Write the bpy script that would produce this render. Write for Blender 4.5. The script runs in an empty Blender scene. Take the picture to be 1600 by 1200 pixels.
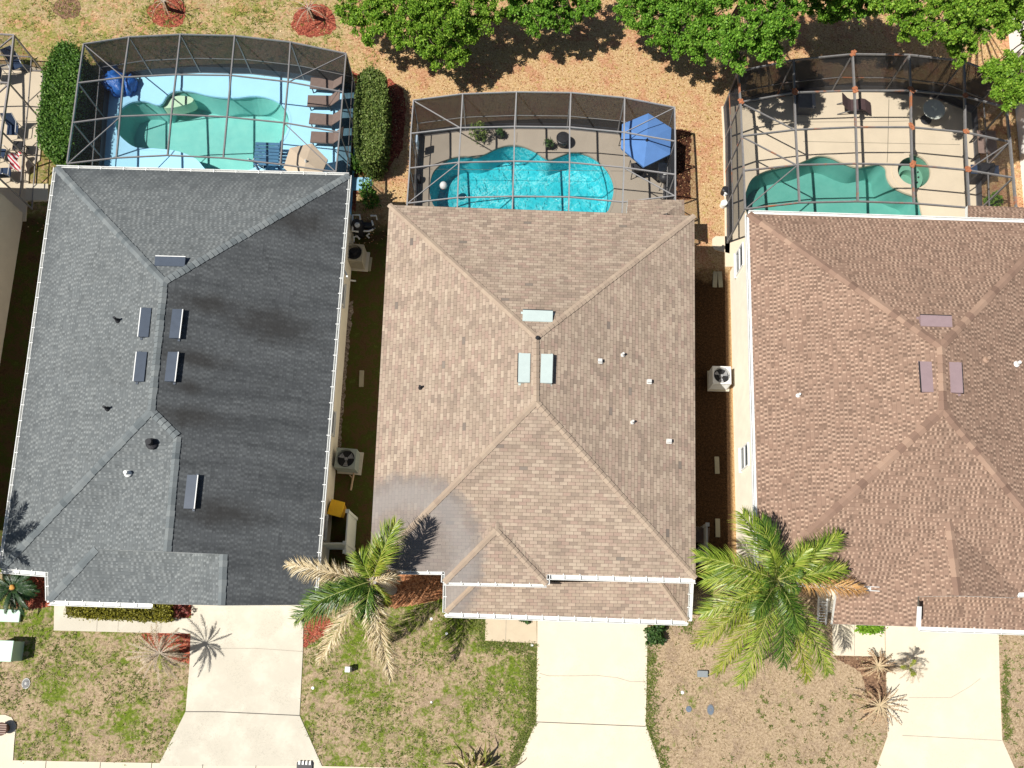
import bpy, math, random
import numpy as np
from mathutils import Vector, Matrix
from mathutils.geometry import tessellate_polygon
random.seed(7); RNG = np.random.default_rng(11)
PI = math.pi
S = bpy.context.scene
COL = S.collection
# ------------------------------------------------------------------ camera survey (a drone about 33 m up)
FPX, CYP, CAMH = 1096.086, 846.520, 33.0718
TILT, ROLL, YAW = 0.1592756, 0.0175587, 0.0162490
CR = Matrix.Rotation(YAW, 3, 'Z') @ Matrix.Rotation(TILT, 3, 'X') @ Matrix.Rotation(ROLL, 3, 'Z')
def ray(px, py): return CR @ Vector(((px-800)/FPX, -(py-CYP)/FPX, -1.0))
def at(px, py, z=0.0):
    """map point of the survey: the spot at height z that the drone saw in this direction"""
    d = ray(px, py); k = (z-CAMH)/d.z
    return Vector((d.x*k, d.y*k, z))
def on(px, py, pl):
    """the same on a sloping roof plane (point, normal)"""
    d = ray(px, py); o = Vector((0, 0, CAMH)); p, n = pl
    return o + d*((p-o).dot(n)/d.dot(n))
def plane(a, b, c):
    n = (b-a).cross(c-a).normalized()
    return (a, n if n.z > 0 else -n)
SAZ, SEL = math.radians(22.7), math.radians(55.0)          # where shadows point, sun height

# ------------------------------------------------------------------ materials
class Mat:
    def __init__(s, name, color=(.5,.5,.5), rough=.7, spec=.3, metal=0):
        s.m = bpy.data.materials.new(name); s.m.use_nodes = True
        s.nt = s.m.node_tree; s.b = s.nt.nodes['Principled BSDF']
        s.b.inputs['Base Color'].default_value = (*color, 1); s.b.inputs['Roughness'].default_value = rough
        s.b.inputs['Specular IOR Level'].default_value = spec; s.b.inputs['Metallic'].default_value = metal
        s.out = s.nt.nodes['Material Output']
    def node(s, t): return s.nt.nodes.new(t)
    def put(s, sock, v):
        if hasattr(v, 'is_output'): s.nt.links.new(v, sock)
        elif isinstance(v, tuple) and sock.type == 'RGBA' and len(v) == 3: sock.default_value = (*v, 1)
        else: sock.default_value = v
    def math(s, op, a, b=0.0, clamp=False):
        n = s.node('ShaderNodeMath'); n.operation = op; n.use_clamp = clamp
        s.put(n.inputs[0], a); s.put(n.inputs[1], b); return n.outputs[0]
    def pos(s): return s.node('ShaderNodeNewGeometry').outputs['Position']
    def rnd(s): return s.node('ShaderNodeNewGeometry').outputs['Random Per Island']
    def xyz(s, v):
        n = s.node('ShaderNodeSeparateXYZ'); s.put(n.inputs[0], v); return n.outputs
    def vec(s, x, y, z=0.0):
        n = s.node('ShaderNodeCombineXYZ'); s.put(n.inputs[0], x); s.put(n.inputs[1], y); s.put(n.inputs[2], z); return n.outputs[0]
    def noise(s, v, scale, detail=3, rough=.6, dist=0):
        n = s.node('ShaderNodeTexNoise'); s.put(n.inputs['Vector'], v)
        n.inputs['Scale'].default_value = scale; n.inputs['Detail'].default_value = detail
        n.inputs['Roughness'].default_value = rough; n.inputs['Distortion'].default_value = dist
        return n.outputs['Fac']
    def voro(s, v, scale, feat='F1', out='Distance'):
        n = s.node('ShaderNodeTexVoronoi'); n.feature = feat; s.put(n.inputs['Vector'], v); n.inputs['Scale'].default_value = scale
        return n.outputs[out]
    def white(s, v):
        n = s.node('ShaderNodeTexWhiteNoise'); n.noise_dimensions = '3D'; s.put(n.inputs['Vector'], v); return n.outputs['Value']
    def ramp(s, f, stops, const=False):
        n = s.node('ShaderNodeValToRGB'); e = n.color_ramp.elements
        if const: n.color_ramp.interpolation = 'CONSTANT'
        while len(e) < len(stops): e.new(.5)
        for i, (p, c) in enumerate(stops):
            e[i].position = p; e[i].color = (*c, 1) if isinstance(c, tuple) else (c, c, c, 1)
        s.put(n.inputs[0], f); return n.outputs[0]
    def step(s, f, a, b):
        n = s.node('ShaderNodeMapRange'); n.interpolation_type = 'SMOOTHSTEP'
        s.put(n.inputs[0], f); n.inputs[1].default_value = a; n.inputs[2].default_value = b; return n.outputs[0]
    def mix(s, f, a, b, mode='MIX'):
        n = s.node('ShaderNodeMix'); n.data_type = 'RGBA'; n.blend_type = mode
        s.put(n.inputs[0], f); s.put(n.inputs[6], a); s.put(n.inputs[7], b); return n.outputs[2]
    def color(s, c): s.put(s.b.inputs['Base Color'], c); return s
    def bump(s, h, strength=.3, dist=.02):
        n = s.node('ShaderNodeBump'); n.inputs['Strength'].default_value = strength; n.inputs['Distance'].default_value = dist
        s.put(n.inputs['Height'], h); s.put(s.b.inputs['Normal'], n.outputs[0]); return s
def speck(name, c, var=.15, scale=6, rough=.7, spec=.3, metal=0, fine=60):
    """a plain paint, plastic or plaster with mild uneven tone"""
    m = Mat(name, c, rough, spec, metal); p = m.pos()
    a = m.noise(p, scale, 4); b = m.noise(p, fine, 2)
    f = m.math('ADD', m.math('MULTIPLY', a, .7), m.math('MULTIPLY', b, .3))
    lo = tuple(x*(1-var) for x in c); hi = tuple(min(1, x*(1+var)) for x in c)
    m.color(m.ramp(f, [(.3, lo), (.7, hi)])); return m.m
def leafmat(name, stops, trans=.25, rough=.55):
    m = Mat(name, stops[0][1], rough, .25); p = m.pos()
    f = m.math('ADD', m.math('MULTIPLY', m.rnd(), .75), m.math('MULTIPLY', m.noise(p, 1.3, 2), .25))
    c = m.ramp(f, stops); m.color(c)
    t = m.node('ShaderNodeBsdfTranslucent'); m.put(t.inputs[0], c)
    x = m.node('ShaderNodeMixShader'); x.inputs[0].default_value = trans
    m.nt.links.new(m.b.outputs[0], x.inputs[1]); m.nt.links.new(t.outputs[0], x.inputs[2]); m.nt.links.new(x.outputs[0], m.out.inputs[0])
    return m.m
def concrete(name, c, stain=.25, crack=0, scale=1.0):
    m = Mat(name, c, .85, .2); p = m.pos()
    big = m.noise(p, .6*scale, 5, .65); mid = m.noise(p, 4*scale, 5, .7); fine = m.noise(p, 45, 3, .7)
    col = m.mix(m.step(big, .42, .7), tuple(x*(1-stain*.55) for x in c), c)
    col = m.mix(m.math('MULTIPLY', m.step(mid, .54, .8), stain*.7), col, tuple(x*.6 for x in c))
    col = m.mix(m.math('MULTIPLY', m.step(fine, .45, .75), .22), col, tuple(x*.7 for x in c))
    sp = m.math('MULTIPLY', m.step(m.noise(p, 19, 3, .85), .535, .62), m.step(m.noise(p, .55, 3), .42, .60))
    col = m.mix(m.math('MULTIPLY', sp, stain*1.1), col, (c[0]*.35, c[1]*.33, c[2]*.3))
    m.color(col); m.bump(fine, .15, .01); return m.m
def shingles(name, stops, w, h, mode, tk=.75, dkk=.8, stain=None, streak=0, grad=.12):
    m = Mat(name, stops[0][1], .9, .15); uv = m.node('ShaderNodeUVMap').outputs[0]; x, y, _ = m.xyz(uv); p = m.pos()
    v = m.math('DIVIDE', y, h); row = m.math('FLOOR', v); fv = m.math('FRACT', v)
    off = m.math('MULTIPLY', m.white(m.vec(row, 3.3, 1.7)), 1.0) if mode == 'dash' else m.math('MULTIPLY', m.math('MODULO', m.math('ABSOLUTE', row), 2.0), .5)
    u = m.math('ADD', m.math('DIVIDE', x, w), off); cell = m.math('FLOOR', u); fu = m.math('FRACT', u)
    r1 = m.white(m.vec(cell, row, 0.5)); r2 = m.white(m.vec(cell, row, 9.5))
    big = m.noise(p, .55, 4, .6); med = m.noise(p, 3.5, 3, .7)
    f = m.math('ADD', m.math('MULTIPLY', r1, .62), m.math('MULTIPLY', m.math('ADD', big, med), .19))
    col = m.ramp(f, stops)
    dk = tuple(c*.42 for c in stops[0][1])
    if mode == 'dash':      # laminated shingles: sunlit teeth and shadow dashes painted over the tabs
        patch = m.noise(m.vec(m.math('MULTIPLY', cell, .42), m.math('MULTIPLY', row, .42), 2.0), 1.0, 2, .8)
        dash = m.math('MULTIPLY', m.math('LESS_THAN', m.math('ABSOLUTE', m.math('SUBTRACT', fu, .27)), .25), m.math('LESS_THAN', m.math('ABSOLUTE', m.math('SUBTRACT', fv, .44)), .36))
        sel = m.math('GREATER_THAN', m.math('ADD', m.math('MULTIPLY', r1, .55), m.math('MULTIPLY', patch, .9)), .66)
        low = tuple(c*.60 for c in stops[1][1])
        col = m.mix(m.math('MULTIPLY', m.math('MULTIPLY', dash, sel), dkk), col, low)
        col = m.mix(m.math('MULTIPLY', m.step(patch, .54, .66), dkk*.75), col, low)
        tooth = m.math('MULTIPLY', m.math('LESS_THAN', m.math('ABSOLUTE', m.math('SUBTRACT', fu, .75)), .17), m.math('LESS_THAN', m.math('ABSOLUTE', m.math('SUBTRACT', fv, .36)), .22))
        col = m.mix(m.math('MULTIPLY', m.math('MULTIPLY', tooth, m.math('GREATER_THAN', r2, .38)), tk), col, tuple(min(1, c*1.22) for c in stops[-1][1]))
        col = m.mix(m.math('MULTIPLY', m.math('GREATER_THAN', fv, .88), .35), col, dk)  # painted shadow line below the course above
    else:
        odd = m.math('LESS_THAN', r2, .006)
        col = m.mix(m.math('MULTIPLY', odd, .6), col, (.10, .095, .09))
        col = m.mix(m.math('MULTIPLY', m.math('LESS_THAN', fu, .055), .75), col, dk)
        col = m.mix(m.math('MULTIPLY', m.math('GREATER_THAN', fv, .86), .5), col, dk)  # shadow under each course's lower edge, painted in
    gr = m.noise(p, 70, 2, .8)
    col = m.mix(.35, col, m.mix(gr, (.25, .25, .25), (.75, .75, .75)), 'OVERLAY')
    col = m.mix(m.math('MULTIPLY', m.step(big, .45, .75), grad*2), col, tuple(c*.6 for c in stops[0][1]))
    if streak:              # algae runs down the slope; heavy runs also paint the grey east slope's shade
        sv = m.vec(m.math('MULTIPLY', x, 1.3), m.math('MULTIPLY', y, .16))
        st = m.step(m.noise(sv, 1.0, 5, .7), .38, .72)
        col = m.mix(m.math('MULTIPLY', st, streak), col, (.022, .024, .026))
    if stain: col = stain(m, col, p)
    m.color(col)
    ht = m.math('ADD', m.math('MULTIPLY', m.math('SUBTRACT', 1.0, fv), .7), m.math('MULTIPLY', r2, .5)) if mode == 'dash' else m.math('SUBTRACT', 1.0, fv)
    m.bump(ht, .35, .012); return m.m

# ------------------------------------------------------------------ mesh building
ORG = {}
class MB:
    def __init__(s): s.v = []; s.f = []; s.mi = []
    def add(s, vs, fs, mi=0):
        o = len(s.v); s.v.extend([tuple(v) for v in vs]); s.f.extend([tuple(i+o for i in f) for f in fs]); s.mi.extend([mi]*len(fs)); return s
    def poly(s, pts, mi=0): return s.add(pts, [tuple(range(len(pts)))], mi)
    def flat(s, loops, mi=0):
        """a flat sheet with holes (loops of points, outer first)"""
        loops = [[Vector(p) for p in L] for L in loops]; t = tessellate_polygon(loops); vs = [p for L in loops for p in L]
        fs = []
        for a, b, c in t:
            n = (vs[b]-vs[a]).cross(vs[c]-vs[a]); fs.append((a, b, c) if n.z > 0 else (a, c, b))
        return s.add(vs, fs, mi)
    def box(s, c, d, rz=0, mi=0, rot=None):
        R = rot if rot is not None else Matrix.Rotation(rz, 3, 'Z'); c = Vector(c)
        vs = [c + R @ Vector((sx*d[0]/2, sy*d[1]/2, sz*d[2]/2)) for sx in (-1,1) for sy in (-1,1) for sz in (-1,1)]
        return s.add(vs, [(0,1,3,2),(4,6,7,5),(0,4,5,1),(2,3,7,6),(0,2,6,4),(1,5,7,3)], mi)
    def bar(s, a, b, w, h=None, mi=0):
        a, b = Vector(a), Vector(b); d = b-a; L = d.length
        if L < 1e-5: return s
        d /= L; up = Vector((0,0,1)) if abs(d.z) < .95 else Vector((0,1,0))
        sd = d.cross(up).normalized(); u = sd.cross(d)
        return s.box((a+b)/2, (L, w, h or w), 0, mi, Matrix((d, sd, u)).transposed())
    def tube(s, pts, rad, n=8, mi=0, cap=True):
        pts = [Vector(p) for p in pts]; N = len(pts)
        if not hasattr(rad, '__len__'): rad = [rad]*N
        vs = []; fs = []
        for i, p in enumerate(pts):
            d = (pts[min(i+1, N-1)]-pts[max(i-1, 0)]).normalized(); up = Vector((0,0,1)) if abs(d.z) < .9 else Vector((1,0,0))
            a = d.cross(up).normalized(); b = a.cross(d)
            vs += [p + (a*math.cos(2*PI*k/n)+b*math.sin(2*PI*k/n))*rad[i] for k in range(n)]
        for i in range(N-1):
            for k in range(n): fs.append((i*n+k, i*n+(k+1)%n, (i+1)*n+(k+1)%n, (i+1)*n+k))
        if cap: fs += [tuple(range(n-1, -1, -1)), tuple(range((N-1)*n, N*n))]
        return s.add(vs, fs, mi)
    def lathe(s, c, prof, n=20, mi=0):
        c = Vector(c); vs = []; fs = []
        for r, z in prof: vs += [c + Vector((r*math.cos(2*PI*k/n), r*math.sin(2*PI*k/n), z)) for k in range(n)]
        for i in range(len(prof)-1):
            for k in range(n): fs.append((i*n+k, i*n+(k+1)%n, (i+1)*n+(k+1)%n, (i+1)*n+k))
        fs += [tuple(range(n-1, -1, -1)), tuple(range((len(prof)-1)*n, len(prof)*n))]
        return s.add(vs, fs, mi)
    def prism(s, pts, z0, z1, mi=0, top=True, bottom=True):
        n = len(pts); A = [Vector((p[0], p[1], z0)) for p in pts]; B = [Vector((p[0], p[1], z1)) for p in pts]
        ar = sum(A[i].x*A[(i+1)%n].y-A[(i+1)%n].x*A[i].y for i in range(n))
        if ar < 0: A.reverse(); B.reverse()
        fs = [(i, (i+1)%n, n+(i+1)%n, n+i) for i in range(n)]
        if top: fs.append(tuple(range(n, 2*n)))
        if bottom: fs.append(tuple(range(n-1, -1, -1)))
        return s.add(A+B, fs, mi)
    def build(s, name, mats, parent=None, bevel=0, smooth=False, uv=False, org=None):
        o0 = ORG[parent.name] if parent is not None else Vector(org or (0,0,0))
        me = bpy.data.meshes.new(name); me.from_pydata([(v[0]-o0.x, v[1]-o0.y, v[2]-o0.z) for v in s.v], [], s.f)
        for m in (mats if isinstance(mats, (list, tuple)) else [mats]): me.materials.append(m)
        if any(s.mi): me.polygons.foreach_set('material_index', s.mi)
        if smooth: me.polygons.foreach_set('use_smooth', [True]*len(s.f))
        if uv:
            L = me.uv_layers.new(name='UVMap')
            for p in me.polygons:
                n = p.normal; a = Vector((0,0,1)).cross(n); a = a.normalized() if a.length > 1e-4 else Vector((1,0,0)); b = n.cross(a)
                for li in p.loop_indices:
                    co = me.vertices[me.loops[li].vertex_index].co; L.data[li].uv = (co.dot(a), co.dot(b))
        me.update(); o = bpy.data.objects.new(name, me); COL.objects.link(o)
        if bevel:
            b = o.modifiers.new('Bevel', 'BEVEL'); b.width = bevel; b.segments = 2; b.limit_method = 'ANGLE'
        if parent is not None: o.parent = parent; ORG[o.name] = ORG[parent.name]
        else: o.location = o0; ORG[o.name] = o0
        return o
def quads(name, V, mat, parent=None, org=(0,0,0)):
    """many small faces from an (n,k,3) array"""
    n, k = V.shape[:2]; o0 = ORG[parent.name] if parent is not None else Vector(org)
    me = bpy.data.meshes.new(name); V = V - np.array([o0.x, o0.y, o0.z])
    me.vertices.add(n*k); me.vertices.foreach_set('co', V.reshape(-1).astype(np.float32))
    me.loops.add(n*k); me.loops.foreach_set('vertex_index', np.arange(n*k, dtype=np.int32))
    me.polygons.add(n); me.polygons.foreach_set('loop_start', np.arange(0, n*k, k, dtype=np.int32))
    try: me.polygons.foreach_set('loop_total', np.full(n, k, dtype=np.int32))
    except Exception: pass
    me.materials.append(mat); me.update(calc_edges=True); me.validate()
    o = bpy.data.objects.new(name, me); COL.objects.link(o)
    if parent is not None: o.parent = parent; ORG[o.name] = ORG[parent.name]
    else: o.location = o0; ORG[o.name] = o0
    return o
def tag(o, label=None, cat=None, group=None, kind=None):
    if label: o['label'] = label
    if cat: o['category'] = cat
    if group: o['group'] = group
    if kind: o['kind'] = kind
    return o
def thing(name, label, cat, loc, group=None):
    o = bpy.data.objects.new(name, None); COL.objects.link(o); o.location = loc; o.empty_display_size = .3
    ORG[o.name] = Vector(loc); return tag(o, label, cat, group)
def struct(o): o['kind'] = 'structure'; return o
def dup(root, loc, rz, label):
    r = root.copy(); COL.objects.link(r); r.location = loc; r.rotation_euler = (0, 0, rz); r['label'] = label; ORG[r.name] = Vector(loc)
    for ch in list(root.children):
        c = ch.copy(); COL.objects.link(c); c.parent = r
        for g in list(ch.children):
            d = g.copy(); COL.objects.link(d); d.parent = c
    return r
def leaves(centers, size, flat=.5, aspect=.6):
    """small diamond leaves round the given points"""
    n = len(centers); sz = size*RNG.uniform(.6, 1.3, (n, 1))
    nv = RNG.normal(0, 1, (n, 3)); nv[:, 2] = np.abs(nv[:, 2])+flat; nv /= np.linalg.norm(nv, axis=1, keepdims=True)
    a = np.cross(nv, RNG.normal(0, 1, (n, 3))); a /= np.linalg.norm(a, axis=1, keepdims=True); b = np.cross(nv, a)
    a *= sz; b *= sz*aspect
    return np.stack([centers-a, centers-b*.9-a*.1, centers+a, centers+b*.9-a*.1], 1)
def grow(poly_px, z=0.0): return [at(x, y, z) for x, y in poly_px]
def smooth_loop(px, k=4):
    n = len(px); out = []
    for i in range(n):
        p0, p1, p2, p3 = [Vector(px[(i+j-1) % n]) for j in range(4)]
        for t in range(k):
            t /= k; out.append(tuple(.5*((2*p1)+(p2-p0)*t+(2*p0-5*p1+4*p2-p3)*t*t+(3*p1-p0-3*p2+p3)*t**3)))
    return out
# ------------------------------------------------------------------ palette
M_white = speck('white_aluminium', (.70,.70,.67), .10, 3, .5, .35)
M_cream = speck('cream_stucco', (.80,.73,.60), .07, 2, .9, .1)
M_beige = speck('beige_stucco', (.62,.55,.45), .07, 2, .9, .1)
M_pale = speck('pale_stucco', (.80,.77,.72), .06, 2, .9, .1)
M_soffit = speck('soffit_paint', (.62,.60,.56), .05)
M_dark = speck('dark_opening', (.02,.02,.022), .2, 5, .6)
M_black = speck('black_plastic', (.022,.022,.025), .25, 8, .45)
M_bronze = speck('bronze_frame', (.24,.22,.21), .14, 5, .45, .4)
M_darkframe = speck('dark_grey_frame', (.19,.18,.175), .12, 5, .45, .4)
M_greyframe = speck('grey_frame', (.27,.26,.255), .12, 5, .45, .4)
M_glass = Mat('window_glass', (.05,.06,.07), .08, .6).m
M_trunk = speck('bark', (.16,.12,.085), .4, 5, .9, .1, 0, 30)
M_palmtrunk = speck('palm_bark', (.34,.31,.27), .25, 7, .9, .1, 0, 30)
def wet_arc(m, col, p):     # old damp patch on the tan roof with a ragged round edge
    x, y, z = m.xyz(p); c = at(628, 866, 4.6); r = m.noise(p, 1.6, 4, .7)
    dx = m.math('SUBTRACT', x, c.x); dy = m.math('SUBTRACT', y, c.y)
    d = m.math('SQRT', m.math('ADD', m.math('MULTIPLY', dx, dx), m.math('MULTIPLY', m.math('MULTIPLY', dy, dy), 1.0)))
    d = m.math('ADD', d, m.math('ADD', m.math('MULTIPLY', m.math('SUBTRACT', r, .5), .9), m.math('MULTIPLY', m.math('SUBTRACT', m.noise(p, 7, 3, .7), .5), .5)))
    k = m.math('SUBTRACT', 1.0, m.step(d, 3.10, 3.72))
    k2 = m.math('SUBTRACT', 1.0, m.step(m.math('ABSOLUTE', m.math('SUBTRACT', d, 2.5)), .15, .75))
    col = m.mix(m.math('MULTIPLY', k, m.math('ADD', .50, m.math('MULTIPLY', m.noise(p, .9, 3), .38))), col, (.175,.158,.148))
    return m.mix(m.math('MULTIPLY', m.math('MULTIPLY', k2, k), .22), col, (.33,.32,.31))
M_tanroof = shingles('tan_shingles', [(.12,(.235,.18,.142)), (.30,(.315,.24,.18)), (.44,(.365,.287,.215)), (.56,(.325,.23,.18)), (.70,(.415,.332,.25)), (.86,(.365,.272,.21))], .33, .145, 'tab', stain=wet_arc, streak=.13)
def eave_stain(m, col, p):
    x, y, z = m.xyz(p); n = m.math('MULTIPLY', m.math('SUBTRACT', m.noise(p, 1.1, 5, .7), .5), 3.2)
    k = m.math('ADD', m.math('MULTIPLY', m.step(m.math('ADD', y, n), 20.0, 22.2), .62), m.math('MULTIPLY', m.step(m.math('SUBTRACT', n, x), 20.6, 22.8), .5), True)
    return m.mix(k, col, (.050,.056,.060))
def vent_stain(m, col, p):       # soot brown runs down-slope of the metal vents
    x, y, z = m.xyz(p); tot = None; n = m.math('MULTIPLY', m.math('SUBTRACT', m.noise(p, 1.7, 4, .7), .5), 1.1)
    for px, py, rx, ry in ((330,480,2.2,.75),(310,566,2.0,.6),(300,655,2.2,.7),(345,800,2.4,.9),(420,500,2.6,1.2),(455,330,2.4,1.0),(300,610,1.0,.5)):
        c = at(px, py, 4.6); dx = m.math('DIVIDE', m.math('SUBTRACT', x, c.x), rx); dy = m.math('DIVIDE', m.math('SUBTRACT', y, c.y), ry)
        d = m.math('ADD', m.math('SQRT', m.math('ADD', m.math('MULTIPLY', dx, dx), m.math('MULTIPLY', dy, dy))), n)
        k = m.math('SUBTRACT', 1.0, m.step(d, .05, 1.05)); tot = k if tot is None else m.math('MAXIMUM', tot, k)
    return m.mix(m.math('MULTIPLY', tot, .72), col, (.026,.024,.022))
M_greyroof = shingles('grey_shingles', [(.2,(.110,.120,.122)), (.5,(.142,.154,.155)), (.8,(.182,.194,.192))], .215, .145, 'dash', .60, .62, stain=eave_stain, grad=.16)
M_greyshaded = shingles('grey_shingles_shaded_and_stained', [(.2,(.072,.077,.080)), (.5,(.088,.094,.097)), (.8,(.108,.115,.117))], .215, .145, 'dash', .45, .6, streak=.50, stain=vent_stain)  # east slope copy: shade painted in with darker tabs and streaks, plus vent stains
M_brownroof = shingles('brown_shingles', [(.15,(.235,.150,.108)), (.40,(.275,.180,.130)), (.6,(.315,.21,.152)), (.85,(.37,.255,.185))], .195, .165, 'dash', .80, 1.0, streak=.10)
M_capgrey = speck('pale_vent_paint', (.55,.54,.51), .1)
def capmat(name, stops):
    m = Mat(name, stops[0][1], .9, .1); p = m.pos()
    c = m.ramp(m.rnd(), stops); g = m.noise(p, 60, 2, .8)
    m.color(m.mix(.3, c, m.mix(g, (.25,.25,.25), (.75,.75,.75)), 'OVERLAY')); return m.m
M_tancap = capmat('tan_cap', [(.0,(.30,.228,.172)), (.5,(.37,.29,.215)), (1,(.33,.252,.19))])
M_greycap = capmat('grey_cap', [(.0,(.10,.115,.12)), (.4,(.165,.182,.184)), (.7,(.125,.14,.145)), (1,(.19,.205,.203))])
M_browncap = capmat('brown_cap', [(.0,(.17,.108,.08)), (.3,(.285,.187,.136)), (.5,(.20,.127,.094)), (.75,(.26,.168,.122)), (1,(.34,.23,.165))])
M_slate = speck('slate_metal', (.055,.07,.095), .12, 4, .4, .5)
M_mint = speck('pale_metal', (.43,.50,.475), .06, 4, .45, .4)
M_mauve = speck('mauve_metal', (.27,.195,.20), .08, 4, .45, .4)
M_conc = concrete('driveway_concrete', (.665,.59,.455), .16)
M_concold = concrete('stained_concrete', (.60,.55,.45), .30)
M_deckblue = concrete('blue_deck_paint', (.37,.69,.88), .07)
M_decktan = concrete('tan_deck', (.345,.295,.235), .14)
M_deckcream = concrete('cream_deck', (.64,.54,.40), .10)
M_joint = speck('joint', (.10,.09,.075), .3)
M_crack = speck('crack', (.30,.26,.21), .3)
def mulch(name, a, b, c):
    m = Mat(name, a, .95, .05); p = m.pos(); v = m.voro(m.vec(*m.xyz(p)), 16, 'F1', 'Color')
    f = m.math('ADD', m.math('MULTIPLY', m.xyz(v)[0], .6), m.math('MULTIPLY', m.noise(p, 3, 4), .4))
    m.color(m.ramp(f, [(.15, c), (.45, a), (.8, b)])); m.bump(m.xyz(v)[1], .9, .04); return m.m
M_redmulch = mulch('red_mulch', (.25,.06,.038), (.39,.125,.075), (.07,.02,.014))
M_orangemulch = mulch('orange_mulch', (.34,.15,.07), (.50,.25,.13), (.13,.05,.025))
M_brownmulch = mulch('brown_mulch', (.17,.10,.06), (.26,.16,.10), (.07,.04,.03))
M_gravel = mulch('gravel', (.20,.16,.13), (.33,.28,.24), (.07,.05,.04))

def ground_material():
    m = Mat('ground', (.3,.25,.15), .95, .05); p = m.pos(); x, y, z = m.xyz(p)
    big = m.noise(p, .33, 4, .6); mid = m.noise(p, 1.5, 5, .68, .4); fine = m.noise(p, 9, 4, .75); grit = m.noise(p, 24, 3, .85)
    # front lawns: half dormant grass
    tuft = m.noise(p, 3.6, 5, .72, .5)
    dry = m.ramp(m.math('ADD', m.math('MULTIPLY', fine, .55), m.math('MULTIPLY', grit, .45)), [(.32,(.08,.05,.028)), (.42,(.235,.165,.10)), (.51,(.375,.28,.18)), (.60,(.48,.37,.245)), (.74,(.66,.55,.40))])
    dry = m.mix(m.math('MULTIPLY', m.step(m.noise(p, 1.1, 5, .7, .6), .48, .64), .55), dry, m.ramp(grit, [(.32,(.07,.045,.03)), (.52,(.25,.175,.125)), (.70,(.44,.335,.25))]))
    grn = m.ramp(m.math('ADD', m.math('MULTIPLY', fine, .5), m.math('MULTIPLY', grit, .5)), [(.32,(.022,.04,.006)), (.44,(.07,.11,.012)), (.55,(.145,.19,.022)), (.70,(.34,.34,.085))])
    east = m.step(x, 5.0, 7.5)
    k = m.math('ADD', m.math('ADD', m.math('MULTIPLY', big, .50), m.math('MULTIPLY', tuft, .55)), m.math('MULTIPLY', m.math('ADD', m.math('MULTIPLY', mid, .6), m.math('MULTIPLY', m.math('SUBTRACT', grit, .5), .6)), .4))
    k = m.math('SUBTRACT', k, m.math('MULTIPLY', east, .125))
    front = m.mix(m.step(k, .58, .72), dry, grn)
    # back yards: leaf litter, straw and orange dust
    lf = m.math('ADD', m.math('MULTIPLY', fine, .42), m.math('MULTIPLY', grit, .58))
    lit = m.ramp(lf, [(.34,(.085,.04,.016)), (.43,(.28,.155,.07)), (.50,(.45,.295,.15)), (.57,(.57,.41,.23)), (.68,(.76,.64,.44))])
    pink = m.ramp(lf, [(.34,(.08,.03,.016)), (.45,(.31,.13,.07)), (.55,(.50,.265,.155)), (.68,(.68,.48,.34))])
    lit = m.mix(m.math('MULTIPLY', m.step(m.noise(p, .8, 4, .65), .47, .62), .8), lit, pink)
    yel = m.ramp(lf, [(.34,(.09,.065,.012)), (.48,(.32,.265,.065)), (.66,(.58,.49,.19))])
    lit = m.mix(m.math('MULTIPLY', m.step(tuft, .54, .66), .6), lit, yel)
    weed = m.math('MULTIPLY', m.step(m.math('ADD', m.math('MULTIPLY', m.math('ADD', mid, tuft), .5), m.math('MULTIPLY', m.math('SUBTRACT', grit, .5), .6)), .485, .575), m.math('ADD', m.math('MULTIPLY', m.step(x, -7, -14), .95), .04))
    lit = m.mix(weed, lit, grn)
    w = m.math('MULTIPLY', m.step(x, -7, -14), .9); lit = m.mix(m.math('MULTIPLY', w, m.step(m.noise(p, .9, 5, .7), .36, .60)), lit, m.ramp(lf, [(.36,(.13,.08,.04)), (.5,(.37,.275,.155)), (.64,(.56,.46,.29))]))
    lit = m.mix(m.math('MULTIPLY', m.math('MULTIPLY', m.step(m.math('ADD', m.math('MULTIPLY', tuft, .6), m.math('MULTIPLY', big, .4)), .47, .57), w), .8), lit, m.mix(.30, grn, yel))
    # side strips between the houses: moss, bare soil, darkened to paint the lane shade
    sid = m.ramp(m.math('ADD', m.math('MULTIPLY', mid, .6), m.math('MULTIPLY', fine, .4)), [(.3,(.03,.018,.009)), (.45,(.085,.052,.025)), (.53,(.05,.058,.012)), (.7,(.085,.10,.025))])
    oran = m.mix(m.step(x, 6, 9), sid, m.mix(m.step(lf, .40, .66), (.02,.011,.006), (.085,.045,.02)))  # right lane nearly black: the house shadow is put into the soil colour
    oran = m.mix(m.step(x, 10.35, 10.6), oran, m.ramp(lf, [(.34,(.10,.05,.02)), (.5,(.42,.26,.12)), (.66,(.62,.45,.26))]))  # bright leaf litter past the painted shadow edge
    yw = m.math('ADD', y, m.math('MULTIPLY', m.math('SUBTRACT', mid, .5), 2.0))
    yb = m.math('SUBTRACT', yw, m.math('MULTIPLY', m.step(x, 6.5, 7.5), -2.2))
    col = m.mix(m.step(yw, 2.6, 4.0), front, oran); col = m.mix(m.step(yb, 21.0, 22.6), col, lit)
    m.color(col); m.bump(m.math('ADD', m.math('MULTIPLY', fine, .6), m.math('MULTIPLY', grit, .4)), .8, .05); return m.m
M_ground = ground_material()

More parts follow.
